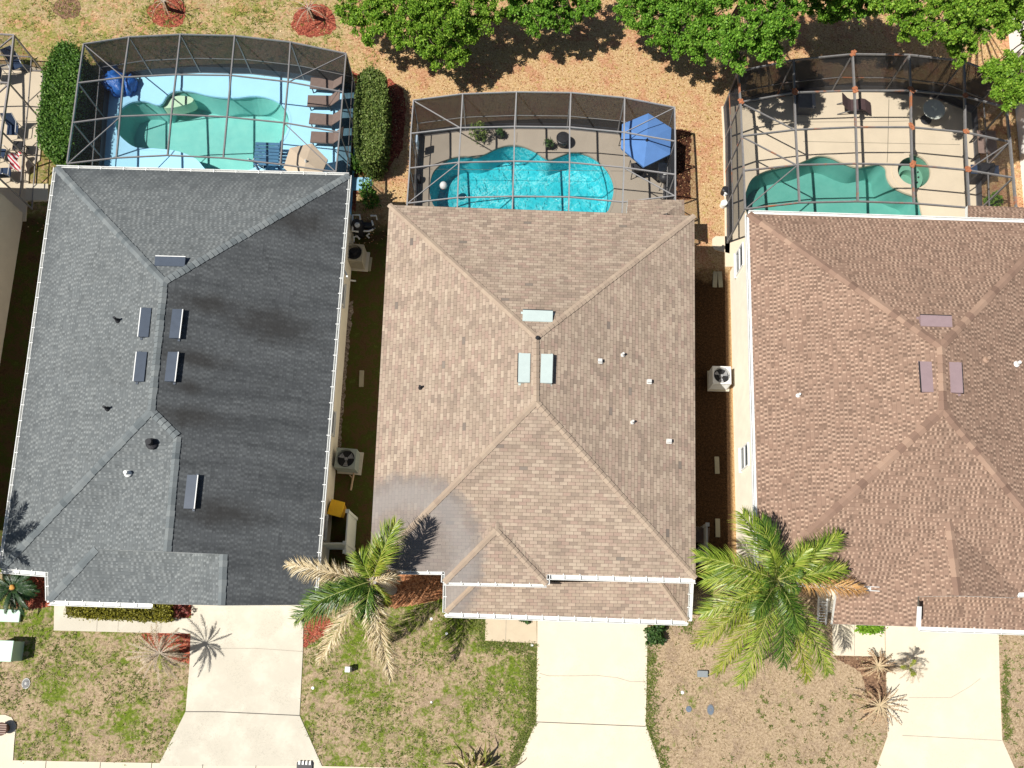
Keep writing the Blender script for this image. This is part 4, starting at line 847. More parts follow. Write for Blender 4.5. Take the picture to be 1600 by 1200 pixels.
MB().box(c+Vector((0,.02,.72)), (.95,1.30,.05)).build('table_top', speck('brown_top', (.22,.155,.13), .12, 4, .6), t, bevel=.01)
for sx_ in (-.4,.4):
    for sy_ in (-.55,.55): MB().box(c+Vector((sx_,sy_,.34)), (.06,.06,.68)).build('leg', M_darktube, t)
c = at(1524,284,.06); t = thing('barbecue', 'dark gas barbecue with an open cart below the brown table', 'grill', c)
MB().box(c+Vector((-.05,.1,.45)), (.75,.6,.75)).build('cart', M_black, t, bevel=.02)
b = MB(); n = 9
for i in range(n):
    a0, a1 = PI*i/n, PI*(i+1)/n
    b.add([c+Vector((-.40,.1+.30*math.cos(a0),.84+.26*math.sin(a0))),c+Vector((.30,.1+.30*math.cos(a0),.84+.26*math.sin(a0))),c+Vector((.30,.1+.30*math.cos(a1),.84+.26*math.sin(a1))),c+Vector((-.40,.1+.30*math.cos(a1),.84+.26*math.sin(a1)))], [(0,1,2,3)])
for x in (-.40,.30): b.poly([c+Vector((x,.1+.30*math.cos(PI*i/n),.84+.26*math.sin(PI*i/n))) for i in range(n+1)])
b.build('hood', M_black, t); MB().box(c+Vector((.50,.1,.80)), (.36,.5,.04)).box(c+Vector((-.58,.1,.80)), (.32,.5,.04)).build('side_shelf', M_navy, t, bevel=.01); MB().tube([c+Vector((-.3,-.22,.92)), c+Vector((.2,-.22,.92))], .02, 8).build('handle', M_tube, t)
#PART4
# ------------------------------------------------------------------ hedges, shrubs
def box_cloud(pts_px, z0, z1, n, jitter=.07):
    """points on and just inside the skin of a clipped hedge"""
    P_ = [at(x, y, z1) for x, y in pts_px]; c = sum(P_, Vector())/len(P_); k = len(P_); out = []
    xs = [p.x for p in P_]; ys = [p.y for p in P_]
    def inside(x, y):
        r = False
        for i in range(k):
            a, b = P_[i], P_[(i+1)%k]
            if (a.y > y) != (b.y > y) and x < (b.x-a.x)*(y-a.y)/(b.y-a.y)+a.x: r = not r
        return r
    while len(out) < n*.62:
        x, y = random.uniform(min(xs), max(xs)), random.uniform(min(ys), max(ys))
        if inside(x, y): out.append((x, y, z1-abs(random.gauss(0, .10))+.06*math.sin(3*x+1)*math.sin(2.7*y)))
    pr = [(P_[i]-P_[(i+1)%k]).length for i in range(k)]; tot = sum(pr)
    while len(out) < n:
        r = random.uniform(0, tot); i = 0
        while r > pr[i]: r -= pr[i]; i += 1
        p = P_[i].lerp(P_[(i+1)%k], r/pr[i]); q = p.lerp(c, random.uniform(-.02, .06)); out.append((q.x, q.y, random.uniform(z0, z1)))
    a = np.array(out); a += RNG.normal(0, jitter, a.shape); return a, P_
def hedge(label, px, h, n, mat, size=.085, name='hedge', cat='hedge', jitter=.07):
    a, P_ = box_cloud(px, .1, h, n, jitter); c = sum(P_, Vector())/len(P_); t = thing(name, label, cat, (c.x, c.y, 0))
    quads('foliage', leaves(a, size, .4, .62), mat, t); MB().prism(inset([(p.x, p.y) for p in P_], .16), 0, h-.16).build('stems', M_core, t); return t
hedge('tall green clipped hedge left of the blue deck enclosure', smooth_loop([(83,80),(97,66),(118,72),(124,90),(122,130),(113,180),(107,225),(100,240),(72,238),(60,215),(62,180),(66,130),(73,96)], 3), 1.7, 26000, L_hedge, .062)
hedge('olive green clipped hedge between the two left pool enclosures', smooth_loop([(562,118),(576,106),(592,110),(601,128),(601,170),(598,225),(588,248),(570,248),(557,232),(555,190),(557,150)], 3), 1.6, 20000, L_olive, .060)
hedge('low golden green box hedge in front of the gray house', [(104,934),(266,938),(263,968),(200,966),(150,964),(103,960)], .75, 8000, L_gold, .055)
def shrub(px, py, r, h, n, mat, label, name='shrub', size=.09):
    c = at(px, py, 0); t = thing(name, label, 'shrub', c); a = RNG.normal(0, 1, (n, 3)); a /= np.linalg.norm(a, axis=1, keepdims=True); a[:, 2] = np.abs(a[:, 2])
    lump = 1+.22*np.sin(4*np.arctan2(a[:, 1], a[:, 0])+px)[:, None]+.12*RNG.normal(0, 1, (n, 1)); a *= lump*RNG.uniform(.45, 1, (n, 1))**.5
    quads('foliage', leaves(np.array([c.x, c.y, .08])+a*np.array([r, r, h]), size, .4, .55), mat, t)
    b = MB()
    for k in range(7): q = Vector((random.uniform(-.5,.5)*r, random.uniform(-.5,.5)*r, h*.75)); b.tube([c, c+q*.5+Vector((0,0,.1)), c+q], [.02,.014,.006], 5)
    b.build('stems', M_trunk, t); return t
shrub(1022,993,.46,.6,520,L_shrub,'dark rounded shrub beside the middle driveway')
shrub(823,966,.26,.4,200,L_shrub,'small dark shrub under the gutter left of the middle driveway')
shrub(1031,972,.26,.35,200,L_hedge,'small green shrub under the gutter right of the middle driveway')
shrub(581,318,.42,1.5,560,L_hedge,'upright light green shrub near the pool equipment')
shrub(563,262,.45,.6,420,L_hedge,'low green shrub in red mulch below the olive hedge')
shrub(1548,318,.38,.5,360,L_lime,'bright lime green plant by the lanai roof of the brown house'); bpy.context.view_layer.objects.active = None
shrub(286,953,.36,.5,150,leafmat('red_leaf', [(0,(.10,.02,.02)),(.6,(.22,.05,.045)),(1,(.16,.10,.05))]),'sparse dark red shrub between the golden hedge and driveway')
hedge('small bright green clipped hedge under the eave of the brown house', [(1345,970),(1381,972),(1380,986),(1362,987),(1345,985)], .5, 900, L_lime, .07)
hedge('thin strip of green clipped hedge at the right edge under the gutter', [(1563,980),(1596,982),(1596,988),(1563,987)], .4, 420, L_hedge, .07)
shrub(1240,118,.4,.5,10,L_hedge,'x') if False else None

# ------------------------------------------------------------------ broadleaf trees along the back
def tree(label, trunk_px, blobs, n_per, leaf, z0=1.5, group='leafy trees along the back boundary'):
    c = at(*trunk_px, 0); t = thing('oak_tree', label, 'tree', c, group); C_ = []; b = MB()
    fork = c+Vector((.1, -.1, z0)); b.tube([c-Vector((0,0,.1)), c+Vector((.03,0,.7)), fork], [.20,.16,.13], 10)
    for (px, py, r, z) in blobs:
        p = at(px, py, z); R = r*.0305*(1-z/33); m = fork.lerp(p, .55)+Vector((random.uniform(-.3,.3), random.uniform(-.3,.3), .25))
        b.tube([fork, m, p], [.055,.028,.010], 6)
        for k in range(5):
            d = Vector((random.gauss(0,1), random.gauss(0,1), random.gauss(0,.5))).normalized()*R*.9; b.tube([m.lerp(p,.7), p+d*.5+Vector((0,0,.05)), p+d], [.022,.014,.006], 4)
        n = int(3.6*n_per*(R/1.0)**2)
        nc = max(10, int(46*(R/1.0)**1.5)); dd = RNG.normal(0, 1, (nc, 3)); dd /= np.linalg.norm(dd, axis=1, keepdims=True); dd *= (RNG.uniform(.15, 1, (nc, 1))**.6)
        cc = np.array(p)+dd*np.array([R, R, R*.55]); cr = RNG.uniform(.06, .24, nc)*max(.75, R**.5)
        i = RNG.integers(0, nc, n); q = RNG.normal(0, .55, (n, 3))*np.array([1, 1, .5]); C_.append(cc[i]+q*cr[i][:, None])
    b.build('trunk', M_trunk, t); quads('crown', leaves(np.concatenate(C_), .060, .22, .6), leaf, t); return t
tree('leafy tree with yellowish tips, leftmost of the back row, above the olive hedge', (660,8),
     [(538,14,24,2.3),(560,30,28,2.3),(578,58,18,2.1),(600,22,40,2.7),(628,48,30,2.4),(655,20,42,3.2),(668,62,32,2.5),(690,92,26,2.1),(716,62,34,2.4),(700,28,42,3.3),(742,48,28,2.5),(756,14,34,3.0),(660,-25,60,3.6),(600,-30,50,3.2),(735,-30,50,3.4),(722,88,16,2.1)], 1700, L_oak2)
tree('leafy tree second from the left in the back row, over its dappled shade', (850,-10),
     [(806,10,26,2.6),(832,26,28,2.4),(862,12,32,2.9),(880,30,24,2.4),(908,14,26,2.5),(926,2,18,2.4),(850,-30,50,3.3),(905,-30,40,3.0),(800,-25,36,3.2),(838,48,14,2.2)], 1700, L_oak)
tree('broad leafy tree behind the left corner of the rusty enclosure', (1135,60),
     [(978,14,26,2.4),(1008,30,34,2.5),(1040,52,32,2.4),(1070,70,28,2.4),(1092,84,18,2.8),(1060,20,42,3.1),(1105,44,40,4.1),(1130,78,26,4.3),(1152,94,18,4.8),(1155,108,9,4.9),(1160,50,42,6.0),(1195,72,28,5.8),(1215,88,16,5.5),(1200,30,42,6.6),(1228,52,24,5.8),(1110,-20,60,5.1),(1020,-20,50,3.2),(1240,-70,60,5.6),(1285,-60,55,5.8),(1150,-70,60,5.6),(1190,-25,55,7.1),(1232,10,26,6.1)], 2100, L_oak, 2.6)
tree('leafy tree in the upper right corner over the dark shade', (1470,40),
     [(1400,20,26,6.7),(1425,34,28,6.8),(1452,52,30,6.8),(1480,40,38,7.3),(1506,70,28,6.6),(1520,44,36,7.1),(1545,24,38,7.2),(1575,40,26,6.8),(1590,14,30,7.0),(1440,0,40,7.4),(1500,-10,50,7.8),(1560,-20,50,7.6),(1380,0,24,6.9),(1498,90,16,6.4),(1415,58,12,6.4),(1340,-70,55,6.0),(1390,-60,60,6.2),(1440,-70,60,6.2),(1610,-10,50,6.4),(1620,50,40,6.2)], 2100, L_oak2, 3.0)
tree('bushy bright green tree beside the white wall at the right edge', (1579,110),
     [(1548,118,22,5.8),(1572,106,28,6.0),(1590,128,28,6.0),(1562,142,22,5.7),(1580,156,18,5.5),(1604,104,28,6.0),(1604,150,22,5.6),(1538,112,12,5.6)], 2600, L_oak2, 2.8)
tree('shaded low tree between the two right hand crowns at the top edge', (1290,25),
     [(1262,4,24,3.5),(1290,12,26,3.4),(1320,6,28,3.5),(1345,14,22,3.3),(1370,6,24,3.4),(1310,-25,45,4.3),(1360,-25,40,4.3),(1270,-45,40,4.2),(1330,-50,45,4.6),(1300,30,16,2.4),(1350,-5,30,3.2)], 1700, L_oak, 1.8)

# ------------------------------------------------------------------ palms
def frond(parent, P0, P2, rise, n, ll, leaf, rib, lw=.022, up=.12, start=.12, plume=.5, rr=.022, drop=.25, name='frond'):
    """one pinnate leaf: rib along a curve, leaflets down both sides"""
    P0, P2 = Vector(P0), Vector(P2); P1 = P0.lerp(P2, .5)+Vector((0,0,rise)); b = MB()
    cur = lambda t: P0*(1-t)**2+P1*2*t*(1-t)+P2*t*t
    b.tube([cur(i/10) for i in range(11)], [rr*(1-.8*i/10) for i in range(11)], 5, 0)
    for i in range(n):
        t = start+(1-start)*(i+random.uniform(-.3,.3))/n; t = min(.995, max(.02, t)); p = cur(t); d = (cur(min(1, t+.02))-cur(max(0, t-.02))).normalized(); sd = d.cross(Vector((0,0,1))).normalized(); u = sd.cross(d)
        env = min(1, .45+2.2*(t-start))*(1 if t < .7 else 1-.62*(t-.7)/.3)
        for s in (-1, 1):
            a = math.radians(58-26*t+random.uniform(-9, 9)); e = random.uniform(-plume, plume)+up; L = ll*env*random.uniform(.78, 1.12)
            v = (d*math.cos(a)+sd*s*math.sin(a)*math.cos(e)+u*math.sin(a)*math.sin(e)).normalized(); w = d*lw*1.2 if abs(v.dot(d)) < .8 else u*lw
            w = v.cross(u).normalized()*lw
            q = p+v*L*.5; r = p+v*L*.93+Vector((0,0,-L*drop))
            b.add([p-w*.6, p+w*.6, q+w, q-w, r], [(0,1,2,3),(3,2,4)], 1)
    return b.build(name, [rib, leaf], parent)
def palm_trunk(t, base, top, r0, r1, mat, lean=.2):
    m = base.lerp(top, .5)+Vector((lean, 0, 0)); b = MB(); pts = []; rad = []
    for i in range(25):
        u = i/24; p = base*(1-u)**2+m*2*u*(1-u)+top*u*u; pts.append(p); rad.append((r0+(r1-r0)*u)*(1.05 if i%2 else .97)*(1.35-.35*min(1, u*8)))
    b.tube(pts, rad, 14); return b.build('trunk', mat, t)
# queen palm in front of the brown house
base = at(1152,928,0); top = at(1213,906,5.0); t = thing('palm_tree', 'healthy green palm with wide feathery fronds in front of the brown house', 'palm tree', base)
palm_trunk(t, base, top, .17, .15, M_palmtrunk)
for (x, y, z, rise, leaf, ll) in ((1088,868,5.2,.75,L_palm,.62),(1100,905,4.6,.7,L_palm,.60),(1160,803,5.6,.8,L_palm,.64),(1190,812,5.8,.7,L_palmdark,.55),(1312,836,5.5,.8,L_palm,.62),(1262,812+45,5.9,.6,L_palm,.5),(1352,922,4.5,.55,L_orange,.50),(1322,890,5.0,.7,L_palm,.58),(1296,1052,4.4,.8,L_palm,.64),(1262,1062,4.2,.7,L_palmyel,.55),(1158,1068,4.3,.8,L_palm,.66),(1118,1052,3.9,.6,L_palmyel,.5),(1090,1005,4.1,.7,L_palmyel,.58),(1096,960,4.3,.7,L_palm,.60),(1225,1040,4.8,.7,L_palmdark,.55),(1250,985,5.9,.5,L_palmdark,.45),(1180,960,5.9,.5,L_palmdark,.45),(1205,865,6.0,.45,L_palm,.40)):
    frond(t, top, at(x, y, z), rise, 105, ll*1.8, leaf, M_rib if leaf is not L_orange else M_ribdry, lw=.015, plume=.85, drop=.34)
for k in range(6):
    a = k*1.05+.3; frond(t, top+Vector((0,0,.05)), top+Vector((.75*math.cos(a), .75*math.sin(a), .75)), .35, 40, .42, L_palmdark, M_rib, lw=.014, plume=.8)
frond(t, top, top+Vector((.1, .45, 1.3)), .2, 34, .3, L_palm, M_rib, lw=.014)
# half dead palm between the gray and the tan house
base = at(612,921,0); top = at(582,908,5.3); t = thing('palm_tree', 'half dead palm with tan drooping fronds between the gray and tan houses', 'palm tree', base)
palm_trunk(t, base, top, .21, .17, M_palmtrunk, -.1)
for (x, y, z, rise, leaf, ll) in ((618,818,6.3,.5,L_palm,.55),(600,850,5.9,.4,L_palmyel,.5),(448,882,4.9,.9,L_palmdry,.50),(506,896,4.6,.6,L_palmdry,.45),(462,968,4.4,.8,L_palmdark,.62),(480,948,5.0,.8,L_palmdark,.60),(498,1034,3.6,.8,L_palmdry,.50),(612,1064,3.5,.9,L_palmdry,.52),(590,1030,3.9,.7,L_palmdry,.45),(570,965,4.9,.5,L_palmdark,.5),(535,925,5.4,.5,L_palmdark,.5),(600,945,4.7,.3,L_palmyel,.35),(562,868,5.7,.4,L_palm,.45),(620,900,5.0,.3,L_palmdry,.3)):
    frond(t, top, at(x, y, z), rise, 110, ll*1.9, leaf, M_rib if leaf in (L_palm, L_palmdark) else M_ribdry, lw=.015, drop=.6 if leaf is L_palmdry else .25, plume=.9)
# palm beyond the left edge
base = at(-110,872,0); top = at(-168,862,6.0); t = thing('palm_tree', 'palm beyond the left edge casting a frond shadow on the gray roof corner', 'palm tree', base)
palm_trunk(t, base, top, .19, .15, M_palmtrunk, .05)
for k, (dx_, dy_, dz_) in enumerate(((2.75,1.1,-.2),(2.2,-.6,-.5),(1.7,1.9,0),(.9,2.4,-.1),(-1.2,2.1,-.3),(-2.4,.6,-.5),(-2.0,-1.5,-.6),(-.3,-2.5,-.5),(1.3,-2.0,-.6),(1.5,.4,.6))): frond(t, top, top+Vector((dx_, dy_, dz_)), .7, 80, .62, L_palm, M_rib, lw=.016, plume=.8)
# dead palms: bare ribs
def dead_palm(label, bpx, cpx, z, rpx, n, leaf, green=0, seed=1, group='dead spiky palms', z2=.5, rib=None, ll=.16, tr=.11, nl=40, fr=.018):
    rr = random.Random(seed); base = at(*bpx, 0); top = at(*cpx, z); t = thing('dead_palm', label, 'dead palm', base, group); palm_trunk(t, base, top, tr, tr*.85, M_trunk, 0)
    for k in range(n):
        a = 2*PI*(k+rr.uniform(-.35,.35))/n; r = rpx*rr.uniform(.6, 1.1); frond(t, top, at(cpx[0]+r*math.cos(a), cpx[1]-r*.95*math.sin(a), z*rr.uniform(z2, 1.15)), .30, nl, ll*1.25*rr.uniform(.7,1.2), leaf, rib or M_ribgrey, lw=.007 if fr < .02 else .014, start=.22, rr=fr, plume=1.1, drop=.35)
    for k in range(green):
        a = rr.uniform(0, 2*PI); frond(t, top, at(cpx[0]+rpx*.5*math.cos(a), cpx[1]+rpx*.5*math.sin(a), z+.35), .2, 16, .2, L_palmyel, M_rib, lw=.014, rr=.014)
    return t
M_paleleaf = leafmat('pale_dead_leaf', [(0,(.34,.26,.17)),(.5,(.46,.37,.26)),(1,(.52,.44,.33))], .1)
M_tanleaf = leafmat('tan_dead_leaf', [(0,(.24,.14,.075)),(.5,(.38,.24,.14)),(1,(.46,.32,.2))], .1)
dead_palm('pale dead palm with bare radiating fronds beside the left driveway', (277,1021), (250,1021), 1.85, 50, 27, M_paleleaf, 1, 3, ll=.13, nl=46)
dead_palm('brown dead palm with bare curved fronds, lowest on the brown mulch by the right driveway', (1362,1100), (1374,1103), .75, 44, 19, M_tanleaf, 0, 5, z2=.2, rib=M_ribdry, ll=.12, nl=16, fr=.034)
dead_palm('brown dead palm stump with short broken fronds on the brown mulch, above the other', (1366,1040), (1371,1041), .55, 30, 17, M_tanleaf, 0, 6, z2=.2, rib=M_ribdry, ll=.14, nl=14, fr=.034)
dead_palm('leaning thin palm with a small green tuft over the right driveway', (1384,1046), (1421,1043), 1.9, 27, 13, M_paleleaf, 4, 8, ll=.18, nl=26)
dead_palm('dead palm on a red mulch ring behind the left pool enclosure', (262,14), (256,2), .9, 34, 12, M_tanleaf, 0, 9, z2=.3, ll=.11, nl=18)
dead_palm('dead palm on a red mulch ring beside the leftmost leafy tree', (489,26), (482,14), .9, 34, 12, M_tanleaf, 0, 10, z2=.3, ll=.11, nl=18)
# sago palm at the left edge
L_sago = leafmat('sago_leaf', [(.0,(.008,.025,.008)), (.6,(.02,.055,.015)), (1,(.06,.10,.03))], .1, .4)
base = at(28,925,0); top = at(21,918,.9); t = thing('sago_palm', 'dark green sago palm with an orange heart at the left edge', 'sago palm', base); palm_trunk(t, base, top, .17, .15, M_trunk, 0)
for k in range(44):
    a = 2*PI*k/44+random.uniform(-.08,.08); r = random.uniform(.75, 1.35); frond(t, top, top+Vector((r*math.cos(a), r*math.sin(a), random.uniform(-.45,.15))), .28, 34, .22, L_sago, L_sago, lw=.014, rr=.014, plume=.15, start=.2)
blob('flower_heart', (top.x, top.y, top.z+.06), (.13,.13,.10), 2, speck('orange_heart', (.55,.27,.06), .3, 12), t, .1, 14)
# strappy plant at the bottom edge
base = at(742,1203,0); t = thing('yucca', 'spiky yellow green yucca cut by the bottom edge', 'yucca', base); b = MB(); b2 = MB()
for k in range(95):
    a = random.uniform(0, 2*PI); r = random.uniform(.5, 1.55); w = .035; d = Vector((math.cos(a), math.sin(a), 0)); s = Vector((-d.y, d.x, 0))*w; h = random.uniform(.15, .8); o = base+Vector((random.gauss(0,.28), random.gauss(0,.1), .05))
    (b2 if random.random() < .35 else b).add([o-s, o+s, o+d*r*.55+s+Vector((0,0,h)), o+d*r*.55-s+Vector((0,0,h)), o+d*r+Vector((0,0,h*.55))], [(0,1,2,3),(3,2,4)])
b.build('leaf_rosette', leafmat('yucca_leaf', [(0,(.09,.12,.02)),(.5,(.20,.22,.045)),(1,(.36,.33,.10))]), t); b2.build('dry_leaf_rosette', L_palmdry, t)
p = at(757,1192,.2); MB().lathe((p.x, p.y, .2), [(.07,0),(.085,.35),(.05,.75),(.01,1.0)], 10).build('flower_spike', speck('purple_spike', (.17,.07,.06), .3, 9), t)

# ------------------------------------------------------------------ equipment between the houses
def ac_unit(label, px, py, w, h, body, fanm, rz=0, pad=True, blades=3):
    c = at(px, py, h); c = Vector((c.x, c.y, 0)); t = thing('ac_unit', label, 'air conditioner', c, 'air conditioner units between the houses'); R = Matrix.Rotation(rz, 3, 'Z')
    if pad: MB().box(c+Vector((.05,0,.04)), (w*1.18, w*1.15, .08), rz).build('pad', M_concold, t)
    b = MB(); b.box(c+Vector((0,0,.08+(h-.36)/2)), (w*.95, w*.95, h-.36), rz)
    for i in range(10):
        for k in range(4): b.box(c+R @ Matrix.Rotation(k*PI/2, 3, 'Z') @ Vector((0, w*.485, .12+i*(h-.18)/10)), (w, .03, .035), rz+k*PI/2)
    for k in range(4): b.box(c+R @ Matrix.Rotation(k*PI/2, 3, 'Z') @ Vector((w*.47, w*.47, h*.5)), (.06,.06,h*.95), rz)
    b.build('cabinet', body, t, bevel=.03)
    r = w*.43; b = MB(); n = 28; Lo = [c+R @ Vector((x*w/2, y*w/2, h)) for x, y in ((-1,-1),(1,-1),(1,1),(-1,1))]; O = [c+Vector((r*math.cos(2*PI*i/n), r*math.sin(2*PI*i/n), h)) for i in range(n)]
    b.flat([Lo, O]); L2 = [p-Vector((0,0,.09)) for p in Lo]; b.add(Lo+L2, [(i, 4+i, 4+(i+1)%4, (i+1)%4) for i in range(4)]); O2 = [p-Vector((0,0,.22)) for p in O]; b.add(O+O2, [(i, (i+1)%n, n+(i+1)%n, n+i) for i in range(n)]); b.build('top_panel', body, t)
    MB().flat([[Vector((p.x, p.y, h-.20)) for p in O]]).build('fan_well', M_dark, t)
    b = MB()
    for k in range(blades):
        a = 2*PI*k/blades+.5; v = []
        for (rr, da, dz) in ((.25,-.30,-.02),(.88,-.42,-.05),(.92,.35,.04),(.25,.35,.02)): v.append(c+Vector((r*rr*math.cos(a+da), r*rr*math.sin(a+da), h-.12+dz)))
        b.add(v, [(0,1,2,3)])
    b.lathe(c+Vector((0,0,h-.14)), [(.09,0),(.08,.06),(.01,.07)], 12); b.build('fan', fanm, t)
    b = MB()
    for q in (.25,.5,.75,1.0):
        P_ = [c+Vector((r*q*math.cos(2*PI*i/20), r*q*math.sin(2*PI*i/20), h+.012)) for i in range(21)]; b.tube(P_, .005, 4, cap=False)
    for i in range(6): a = PI*i/3; b.bar(c+Vector((.08*math.cos(a),.08*math.sin(a),h+.012)), c+Vector((r*math.cos(a),r*math.sin(a),h+.012)), .008)
    b.build('fan_guard', M_black, t); return t
M_fanblade = speck('fan_blade', (.30,.30,.31), .1)
ac_unit('sage grey air conditioner by the gray house, above the yellow bin', 540, 716, .98, .85, speck('sage_cabinet', (.27,.30,.27), .08, 4, .5), M_fanblade, -.05)
ac_unit('beige air conditioner beside the pool pipes of the gray house', 553, 394, .90, .85, speck('beige_cabinet', (.36,.32,.24), .08, 4, .5), M_dark, -.05)
ac_unit('white topped air conditioner half in shadow by the brown house wall', 1128, 586, .90, .82, speck('white_cabinet', (.62,.62,.60), .06, 4, .45), M_fanblade, 0)
c = at(566,348,.2); t = thing('pool_equipment', 'black pool filter and pump with white pipes beside the gray house', 'pool equipment', (c.x, c.y, 0)); A = lambda x, y, z: at(x, y, z)
q = at(557,350,.9); MB().lathe((q.x, q.y, 0), [(.26,.05),(.28,.2),(.28,.85),(.22,1.0),(.08,1.08)], 20).build('filter_tank', M_black, t, smooth=True)
q = at(573,350,.5); MB().tube([(q.x-.35,q.y,.35),(q.x+.35,q.y,.35)], .16, 14).lathe((q.x-.3,q.y,.2), [(.17,0),(.17,.4),(.02,.43)], 14).build('pump', M_black, t)
for P_ in ([A(560,362,.8),A(551,361,.9),A(551,336,.9),A(562,336,.9),A(563,343,.9)], [A(568,361,.4),A(576,361,.4),A(582,359,.4),A(585,356,.15)], [A(579,337,.4),A(588,337,.4),A(589,343,.2)], [A(581,345,.5),A(583,352,.5)], [A(577,372,.2),A(573,368,.25),A(577,365,.4)], [A(553,378,.3),A(553,370,.5),A(558,369,.5),A(562,374,.4)]): MB().tube(P_, .045, 8).build('pipe', M_white, t)
b = MB(); q = at(558,351,1.1); b.lathe((q.x, q.y, 1.06), [(.13,0),(.13,.03)], 16).bar((q.x-.09,q.y-.05,1.11),(q.x+.09,q.y+.05,1.11),.05); b.build('valve', M_white, t)
# bins, fences
def bin_(label, px, py, rz, bodym, lidm, h=1.0, group='wheeled bins'):
    p = at(px, py, h); c = Vector((p.x, p.y, 0)); t = thing('wheelie_bin', label, 'bin', c, group); R = Matrix.Rotation(rz, 3, 'Z'); b = MB(); v = []
    for z, w, d in ((.08,.46,.50),(h-.06,.60,.68)): v += [c+R @ Vector((sx*w/2, sy*d/2, z)) for sx, sy in ((-1,-1),(1,-1),(1,1),(-1,1))]
    b.add(v, [(3,2,1,0),(4,5,6,7)]+[(i,(i+1)%4,4+(i+1)%4,4+i) for i in range(4)]); b.build('body', bodym, t, bevel=.02)
    MB().box(c+Vector((0,0,h-.02)), (.66,.74,.06), rz).box(c+R @ Vector((-.12,.05,h+.02)), (.06,.50,.03), rz).build('lid', lidm, t, bevel=.02)
    MB().tube([c+R @ Vector((-.37,-.25,h-.04)), c+R @ Vector((-.37,.25,h-.04))], .022, 8).build('handle', M_dark, t)
    for s in (-.22, .22): MB().tube([c+R @ Vector((-.25,s-.03,.12)), c+R @ Vector((-.25,s+.03,.12))], .12, 14).build('wheel', M_black, t)
    return t
bin_('yellow lidded bin beside the gray house wall', 525, 794, -.22, speck('ochre_plastic', (.50,.27,.02), .08), speck('yellow_plastic', (.95,.56,.03), .06, 4, .45))
bin_('grey lidded bin in shadow against the tan house', 1098, 868, .1, M_black, speck('grey_lid', (.16,.17,.18), .1))
bin_('dark brown lidded bin in shadow against the tan house, above the grey one', 1097, 836, -.1, M_black, speck('brown_lid', (.10,.07,.055), .15))
def fence(label, a, c, h, mat, w=.05, cap=True, boards=True):
    a, c = Vector(a), Vector(c); m = (a+c)/2; t = thing('vinyl_fence', label, 'fence', (m.x, m.y, 0)); z = Vector((0,0,1)); L = (c-a).length; d = (c-a)/L; k = max(1, round(L/1.9))
    for i in range(k+1):
        q = a+d*(L*i/k); MB().bar(q, q+z*(h+.06), .13, .13).box(q+z*(h+.09), (.17,.17,.05), math.atan2(d.y, d.x)).build('post', mat, t)
    b = MB(); n = int(L/.16)
    for i in range(n): q = a+d*(L*(i+.5)/n); b.box(q+z*(h/2), (L/n*.985, w*.6, h-.13), math.atan2(d.y, d.x))
    b.bar(a+z*(h-.05), c+z*(h-.05), w*1.3, .10); b.bar(a+z*.15, c+z*.15, w*1.3, .12); b.build('fence_panel', mat, t); return t
M_vinyl = speck('vinyl', (.60,.62,.56), .05, 3, .5)
fence('pale vinyl side fence running along the lane beside the yellow bin', at(557,811), at(553,871), 1.8, M_vinyl)
fence('pale vinyl cross fence closing the lane from the gray house wall', at(506,858), at(553,858), 1.8, M_vinyl)
fence('grey fence panel with a capped post beside the tan house bins', at(1091,829), at(1091,874), 1.5, speck('grey_vinyl', (.34,.35,.36), .06))
# pavers and odd things in the lanes
def paver(px, py, l, w, rz, label, m): p = at(px, py, 0); b = MB().box((p.x, p.y, .02), (w, l, .07), rz); tag(b.build('paver', m, bevel=.01, org=p), label, 'paver', 'loose pavers in the side lanes')  # also builds the slabs that stand in for sunlight reflected off windows
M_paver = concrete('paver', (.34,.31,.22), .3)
for x, y, l, lb in ((577,413,.75,'narrow pale paver right of the beige air conditioner'),(565,592,.85,'narrow pale paver in the mossy middle of the left lane'),(1117,437,.85,'left slab of the pair standing in for window light near the round pad'),(1125,437,.85,'right slab of the pair standing in for window light near the round pad'),(1120,727,.85,'single brownish slab standing in for window light below the white topped air conditioner'),(1121,825,.9,'single pale paver near the capped fence post')):  # the pair and the brownish slab stand in for sunlight reflected off windows
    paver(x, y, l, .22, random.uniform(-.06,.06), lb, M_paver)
p = at(550,755,.05); t = tag(MB().tube([at(553,739,.05), at(551,750,.06), at(549,762,.05), at(548,766,.05)], .05, 8).tube([at(551,747,.05), at(546,742,.10)], .03, 6).build('branch', speck('dry_branch', (.42,.30,.19), .2), org=p), 'short pale dry branch below the sage grey air conditioner', 'branch')
p = at(1131,318,.2); tag(MB().lathe((p.x,p.y,.03), [(.17,0),(.17,.24),(.15,.26),(.13,.25)], 20).build('bucket', M_white, org=p), 'round white bucket standing on the dry ground by the rusty enclosure', 'bucket')
c = at(1133,296,.3); t = thing('watering_can', 'black can with a white spout beside the rusty enclosure', 'watering can', (c.x, c.y, 0)); MB().lathe((c.x,c.y,.0), [(.16,0),(.17,.34),(.12,.38)], 16).build('body', M_black, t); MB().tube([(c.x,c.y-.15,.25),(c.x+.05,c.y-.32,.35),(c.x-.08,c.y-.42,.42)], .05, 8).build('spout', M_white, t)
# ladder leaning beside the brown house entry
a, c_ = at(1284,975,.05), at(1286,936,2.4); t = thing('ladder', 'white aluminium ladder leaning beside the entry roof of the brown house', 'ladder', a); sd = Vector((.19,0,0)); b = MB()
for s in (-1, 1): MB().bar(a+sd*s, c_+sd*s, .05, .07).build('rail', M_white, t)
for i in range(1, 9): q = a.lerp(c_, i/9); MB().bar(q-sd, q+sd, .035, .035).build('rung', M_white, t)
